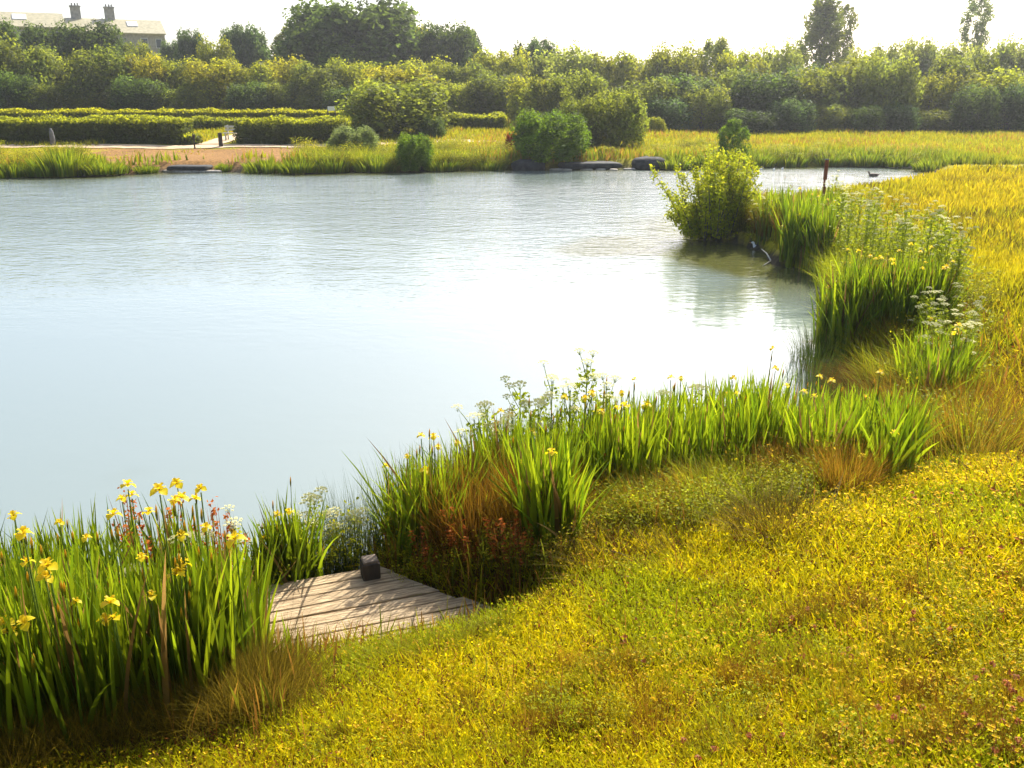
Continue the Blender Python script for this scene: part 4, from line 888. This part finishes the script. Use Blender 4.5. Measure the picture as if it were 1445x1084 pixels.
for i in range(70):
    a = 1255 + r_.random() * 130; b_ = 420 + r_.random() * 230; herb(a, b_, .35 + .3 * r_.random(), .6, 'leafy herb on the right bank below the umbel drift', 'leafy herbs on the right bank', (HM + HY)[i % 5])
for i in range(22):
    a = 1150 + r_.random() * 170; b_ = 340 + r_.random() * 120; herb(a + (b_ - 340) * .4, b_, .5 + .3 * r_.random(), .7, 'leafy herb among the white umbels of the right bank', 'leafy herbs in the umbel drift', HM[i % 3])

def dock_mesh(seed):
    r = np.random.default_rng(seed); V = []; parts = []
    n = 260; br = r.integers(0, 5, n); t = r.random(n); off = np.array([(0, 0), (.06, .02), (-.05, .05), (.03, -.06), (-.06, -.03)])[br]
    P = np.stack([off[:, 0] * (1 + t * .6) + r.normal(0, .012, n), off[:, 1] * (1 + t * .6) + r.normal(0, .012, n), .38 + t * (.62 - .09 * br)], 1)
    parts.append(leaves(P, r.normal(0, 1, (n, 3)), .016, r, tone(n, (.36, .09, .012), (.52, .19, .03), .25, r)))
    k = 9; c = tone(k, (.16, .07, .015), (.2, .1, .02), .2, r); parts.append(blades(np.c_[r.normal(0, .03, (k, 2)), np.zeros(k)], np.full(k, .95), np.full(k, .012), r.random(k) * 6, r.random(k) * .1, r.random(k) * 6, c, c, 3))
    v, f4, f3, c = merge(parts); return mesh_np('dock_plant', v, f4, f3, c, M_grass)
DM = [dock_mesh(i) for i in range(2)]
for i, (a, b_, h) in enumerate([(222,850,.62),(196,800,.6),(275,835,.65),(320,830,.66),(338,850,.6),(180,900,.4),(640,812,.55),(656,820,.5),(728,832,.6),(700,818,.5),(600,830,.5),(668,740,.55),(560,800,.5),(740,800,.4),(850,720,.5),(872,715,.45),(1180,660,.3),(905,712,.4)]):
    p_ = ground(a, b_ + 40 if i < 6 else b_); tag(link('dock_plant', DM[i % 2], None, p_, r_.random() * 6, (h + .4, h + .4, h + (.3 if i < 6 else 0))), 'red-brown dock seed spike inside the largest iris clump' if i < 6 else 'red-brown dock seed spike between the platform and the iris band' if i < 14 else 'red-brown dock seed spike in front of the iris band',
        'dock', 'docks in the largest iris clump' if i < 6 else 'docks right of the platform' if i < 14 else 'docks before the band')

def tuft_mesh(seed, n, c0, c1, wd, spread=.5, K=4, tipc=1.2):
    r = np.random.default_rng(seed); a = r.random(n) * 6.28; q_ = r.random(n) ** .6; P = np.stack([np.cos(a) * q_ * .35, np.sin(a) * q_ * .35, np.full(n, -.03)], 1); c = tone(n, c0, c1, .25, r)
    return (blades(P, (.5 + .55 * r.random(n)), wd * (.7 + .6 * r.random(n)), r.random(n) * 6.28, .08 + spread * r.random(n) * (q_ + .3), a + r.normal(0, .4, n), c * .7, c * tipc, K))
SED = [tuft_mesh(30 + i, 380, (.16, .08, .008), (.34, .22, .012), .010) for i in range(3)]
SEDD = [tuft_mesh(50 + i, 420, (.085, .040, .006), (.22, .115, .010), .010) for i in range(3)]
RUSH = [tuft_mesh(35 + i, 110, (.03, .06, .01), (.07, .10, .012), .007, .25) for i in range(2)]
GRT = [tuft_mesh(38 + i, 260, (.18, .24, .007), (.38, .38, .010), .010, .8) for i in range(3)]
DRY = [tuft_mesh(45 + i, 320, (.07, .055, .008), (.28, .21, .015), .007, .5) for i in range(2)]
def tuft(name, me, px, py, h, w_, label, cat, group): cover(group.replace(' ', '_'), me, px, py, w_, h)
for i in range(60):
    a = 565 + r_.random() * 240; b_ = 838 - (a - 565) * .12 - r_.random() * 42; herb(a, b_, .20 + .16 * r_.random(), .4, '', '', (HY + DRYH)[i % 3])
for i in range(22):       # brown sedge left part of the band
    a = 635 + r_.random() * 120; b_ = 800 - (a - 635) * .2 - r_.random() * 45; tuft('sedge_tuft', (SEDD + SED)[i % 5], a, b_, .6 + .3 * r_.random(), .7, 'brown sedge tuft in the dark patch left of the iris band', 'sedge', 'brown sedge left of the iris band')
for i in range(130):
    a = 700 + r_.random() * 500; b_ = 775 - (a - 700) * .15 - r_.random() * 45; tuft('sedge_tuft', [SED[i % 3], GRT[i % 3], DRY[i % 2], GRT[(i + 1) % 3]][i % 4], a, b_, .2 + .24 * r_.random(), .55 + .3 * r_.random(), '', 'sedge', 'mixed rough grass before the iris band')
for i in range(110):
    a = 1235 + r_.random() * 150; b_ = 400 + r_.random() * 260; tuft('sedge_tuft', [GRT[i % 3], GRT[(i + 1) % 3], DRY[i % 2], SED[i % 3]][i % 4], a, b_, .3 + .35 * r_.random(), .7 + .4 * r_.random(), '', 'sedge', 'rough grass of the right bank')
for i in range(60):
    a = 1150 + r_.random() * 170; b_ = 345 + r_.random() * 110; tuft('sedge_tuft', GRT[i % 3], a + (b_ - 340) * .4, b_, .4 + .3 * r_.random(), .8, '', 'sedge', 'rough grass among the umbels')
for i in range(64):       # inlet rim
    a = 1190 + r_.random() * 110; b_ = 520 + (a - 1190) * .5 + r_.random() * 60; tuft('sedge_tuft', SEDD[i % 3], a, b_, .18 + .16 * r_.random(), .9, 'low red-brown sedge tuft on the mud patch below the spiky iris clump', 'sedge', 'sedge on the brown mud patch')
for i, (a, b_) in enumerate([(440,812),(470,805),(492,798),(508,800),(532,796),(455,822),(485,812),(520,790)]): tuft('rush_tuft', RUSH[i % 2], a, b_, .62 + .25 * r_.random(), .6, 'thin dark rush tuft against the water behind the platform', 'rush', 'rushes behind the platform')
for i in range(9): tuft('rush_tuft', RUSH[i % 2], 1065 + i * 13, 640 - i * 5, .62 + .2 * r_.random(), .6, 'thin dark rush tuft behind the right end of the iris band', 'rush', 'rushes at the right end of the band')
for i in range(7): tuft('rush_tuft', RUSH[i % 2], 1140 + r_.random() * 16, 495 + i * 9, .45 + .2 * r_.random(), .8, 'dark rush tuft leaning over the water at the spiky iris clump', 'rush', 'rushes at the spiky iris clump')
for i in range(9): tuft('rush_tuft', RUSH[i % 2], 548 + i * 12, 790 - i * 6, .75 + .25 * r_.random(), .6, 'dark rush tuft rising out of the iris clump right of the platform', 'rush', 'rushes right of the platform')
for i in range(26):       # green fringe before the platform
    u = i / 25; a = 385 + 330 * u; b_ = 962 - 72 * u + r_.random() * 12; tuft('grass_tuft', (GRT if i % 3 else DRY)[i % 2], a, b_ + 8, .08 + .08 * r_.random(), .3, 'green grass tuft along the front edge of the platform', 'grass tuft', 'grass tufts along the front of the platform')
for i in range(170):       # dry grass at the foot of the big clump
    a = -30 + 430 * r_.random(); b_ = 1105 - a * .23 - r_.random() * 95; tuft('grass_tuft', DRY[i % 2], a, b_, .24 + .18 * r_.random(), .55, 'dry brown grass tuft in the shade at the foot of the largest iris clump', 'grass tuft', 'dry tufts before the largest iris clump')
for i, (a, b_, h) in enumerate([(1100,755,.22),(1125,750,.2),(1085,748,.2),(1345,600,.4),(1360,612,.35),(1325,608,.4),(1375,625,.3),(850,800,.2),(960,790,.16),(880,795,.2)]): tuft('sedge_tuft', DRY[i % 2], a, b_, h, .8, ['dark brown tuft in the meadow before the right part of the iris band', 'dark brown tuft in the hollow of the right bank', 'low brown tuft in the meadow before the middle of the iris band'][0 if i < 3 else 1 if i < 7 else 2], 'sedge', ['dark tufts before the band', 'dark tufts in the right hollow', 'brown tufts before the middle of the band'][0 if i < 3 else 1 if i < 7 else 2])
for i, (a, b_) in enumerate([(1368,322),(1180,285),(1352,262),(1405,262),(1290,300),(1245,292)]): tuft('sedge_tuft', DRY[i % 2], a, b_, .45, 1.3, 'dark brown tuft standing in the golden field of the right bank', 'sedge', 'dark tufts in the golden field')

for i in range(70):
    a = 1040 + 75 * r_.random(); cover('peninsula_herbs', [HM[0], HY[0], GRT[0], HM[1], SED[0]][i % 5], a, 296 + 30 * r_.random() + (a - 1040) * .2, .6, .5 + .35 * r_.random())
for i in range(110):
    a = 800 + 440 * r_.random(); b_ = 735 - (a - 800) * .12 - 22 * r_.random(); cover('sedge_fringe', [SEDD[i % 3], SED[i % 3], HY[i % 2], DRYH[0]][i % 4], a, b_, .45, .26 + .26 * r_.random())
for i in range(330):
    a, b_ = 300 + 1145 * r_.random(), 800 + 284 * r_.random() ** .8
    if b_ < 1090 - (a - 300) * .28: continue
    cover('meadow_tufts', [GRT[i % 3], SED[i % 3], DRY[i % 2], HM[i % 3], HY[i % 2], SEDD[i % 3]][i % 6], a, b_, .10 + .14 * r_.random(), .07 + .10 * r_.random())
for i in range(240):
    u = r_.random()
    if u < .55: a, b_, h_ = 425 + 300 * r_.random(), 212 + 27 * r_.random(), .35 + .5 * r_.random()
    elif u < .7: a, b_, h_ = -20 + 150 * r_.random(), 212 + 30 * r_.random(), .3 + .5 * r_.random()
    else: a, b_, h_ = 900 + 430 * r_.random(), 205 + 26 * r_.random(), .25 + .35 * r_.random()
    cover('bank_herbs', [HM[0], HY[0], HM[1], HY[1], GRT[0]][i % 5], a, b_, 1.3, h_)
for k_, v_ in ACC.items():
    a_, b_, c_, d_ = merge(v_); tag(link(k_, mesh_np(k_, a_, b_, c_, d_, M_grass)), kind='stuff')

# ------------------------------------------------------------------ peninsula willow
def willow():
    pb = ground(1012, 336); r = np.random.default_rng(77); t = thing('willow_bush', 'yellow-green willow bush on the point of the peninsula, mirrored in the water', 'willow', (pb.x, pb.y + .2, pb.z - .02))
    mb = MB(); P = []; Nn = []; sc_ = pb.y / FPX
    shoots = []
    for i in range(90):
        bx = r.normal(0, .28); by = r.normal(0, .25); top = np.array([bx * 2.0 + r.normal(0, .22), by * 2 + r.normal(0, .25), 1.0 + 1.25 * r.random() * (1 - .3 * abs(bx))]); shoots.append(((bx, by, 0), top))
    for i in range(20):        # low left arm
        shoots.append(((-.35, 0, 0), np.array([-.6 - .75 * r.random(), r.normal(0, .25), .25 + .55 * r.random()])))
    for s_, e in shoots:
        s_ = np.array(s_); m_ = (s_ + e) / 2 + r.normal(0, .06, 3); mb.tube([tuple(s_), tuple(m_), tuple(e)], [.014, .009, .003], 4)
        k = 230; t_ = r.random(k) ** .75; q_ = s_ * ((1 - t_) ** 2)[:, None] + m_ * (2 * t_ * (1 - t_))[:, None] + e * (t_ ** 2)[:, None]
        P.append(q_ + r.normal(0, 1, (k, 3)) * (.10 - .05 * t_)[:, None]); Nn.append(r.normal(0, 1, (k, 3)))
    P = np.concatenate(P); Nn = np.concatenate(Nn); ok = P[:, 2] > .03; P, Nn = P[ok], Nn[ok]; n = len(P)
    v, f4, f3, c = leaves(P, Nn, .038, r, tone(n, (.24, .32, .010), (.50, .50, .02), .25, r)); crown = link('crown', mesh_np('crown', v, f4, None, c, M_grass), t); mb.build('trunk', M_bark, t)
willow()

# ------------------------------------------------------------------ platform, posts, birds, twig
z0 = 0.0; rz = math.atan2(DK_U[1], DK_U[0])
t = thing('fishing_platform', 'weathered wooden fishing platform of wide planks beside the largest iris clump', 'platform', (DK_O[0], DK_O[1], .12), rz)
nP = 7; pw = DK_W / nP
for i in range(nP):
    v0 = i * pw + .007; v1 = (i + 1) * pw - .007; e0 = r_.uniform(-.03, .03); e1 = DK_L + r_.uniform(-.05, .03); zt = .153 + r_.uniform(-.004, .004); zb = zt - .036; c_ = .004
    ring = [(.74 * v0 + e0, -v0), (e1, -v0), (e1, -v1), (.74 * v1 + e0, -v1)]; rin = [(.74 * v0 + e0 + c_, -v0 - c_), (e1 - c_, -v0 - c_), (e1 - c_, -v1 + c_), (.74 * v1 + e0 + c_, -v1 + c_)]
    mb = MB(); vs = [(a, b_, zb) for a, b_ in ring] + [(a, b_, zt - c_) for a, b_ in ring] + [(a, b_, zt) for a, b_ in rin]
    fs = [(0, 1, 2, 3), (8, 11, 10, 9)] + [(k + q_, (k + 1) % 4 + q_, (k + 1) % 4 + q_ + 4, k + q_ + 4)[::-1] for q_ in (0, 4) for k in range(4)]
    mb.add(vs, fs); mb.build('plank', M_plank, t)
mb = MB()
for xx in (.75, 1.35, 2.1): mb.box((xx, -DK_W / 2, .06), (.08, DK_W - .04, .10))
mb.build('joists', M_postw, t)
mb = MB(); mb.box((DK_L / 2 + .02, .024, .09), (DK_L, .035, .12), bev=.003); mb.build('fascia_board', M_plank, t)
pp = on_plane(523, 813, DK_Z); t = thing('mooring_post', 'short dark square wooden post on the back edge of the platform', 'post', (pp[0], pp[1], .05), rz)
mb = MB(); mb.box((0, 0, .175), (.125, .125, .35), bev=.008); mb.build('shaft', M_postw, t); mb = MB(); mb.box((0, 0, .357), (.108, .108, .016), bev=.006); mb.build('end_grain', M_posttop, t)

pr = ground(1160, 287); hp = float(z_at(225, pr.y)) - pr.z
t = thing('rusty_post', 'thin rusty metal post with wider plates standing on the peninsula', 'post', pr)
mb = MB(); mb.box((0, 0, hp / 2 - .1), (.05, .05, hp + .1), bev=.004); mb.build('shaft', M_rust, t)
mb = MB(); mb.box((0, -.03, hp * .77), (.11, .03, hp * .45), bev=.005); mb.build('plate', M_rust, t); mb = MB(); mb.box((0, -.03, hp * .2), (.10, .03, hp * .38), bev=.005); mb.build('plate', M_rust, t)
mb = MB(); mb.box((0, -.03, hp + .0), (.12, .06, .03), bev=.004); mb.build('cap', M_greyst, t)

def duck_mesh(mat):
    mb = MB(); prof = [(-.27, .09, .008), (-.22, .07, .035), (-.12, .055, .075), (0, .05, .095), (.10, .055, .085), (.16, .08, .05), (.18, .13, .032), (.19, .17, .032), (.21, .19, .036), (.24, .19, .026), (.26, .185, .01)]
    mb.tube([(a, 0, b_) for a, b_, c in prof], [c for a, b_, c in prof], 10); return mb.mesh('body', mat, True)
bk = MB(); bk.box((.285, 0, .182), (.05, .025, .012), bev=.003); BK = bk.mesh('bill', M_bill)
DW, DB = duck_mesh(M_feather), duck_mesh(M_brownf)
def duck(px, py, mat, rz, label, s=1.0, group=None):
    p_ = on_plane(px, py, 0.0); t = thing('duck', label, 'duck', (p_[0], p_[1], 0), rz, group); link('body', mat, t, sc_=(s, s, s)); link('bill', BK, t, sc_=(s, s, s))
duck(1072, 351.5, DW, PI * .97, 'white duck floating at the shore between willow and iris clump', .8)
for i, (a, c_) in enumerate([(1092, 240), (1074, 239.5), (1104, 239)]): duck(a, c_, DW, r_.random() * 6, ['white bird on the far water, rightmost but one of three', 'white bird on the far water just right of the sapling', 'white bird on the far water, rightmost of three'][i], .5, 'white birds on the far water')
duck(1232, 249, DB, PI, 'dark duck on the narrow right part of the pond', 1.0)
q1, q2, q3 = on_plane([1074, 1088, 1076], [359, 368, 374], .03); t = MB(); t.tube([q1 + [0, 0, .12], (q1 + q2) / 2 + [0, 0, .10], q2 + [0, 0, .0]], [.008, .014, .018], 6); t.tube([q2, q3 - [0, 0, .02]], [.016, .006], 6)
tag(t.build('dead_branch', M_benchw, None, True), 'bent pale dead branch sticking out of the water beside the white duck', 'branch')

# ------------------------------------------------------------------ haze: one closed box of thin air over the whole place
m, n, out = newmat('thin_haze'); v_ = n.nodes.new('ShaderNodeVolumePrincipled'); v_.inputs['Color'].default_value = (.92, .95, 1, 1); v_.inputs['Density'].default_value = .00048; v_.inputs['Anisotropy'].default_value = .55
n.links.new(v_.outputs[0], out.inputs['Volume']); mb = MB(); mb.box((0, 1220, 15), (3100, 2600, 34)); tag(mb.build('haze', m), kind='stuff')
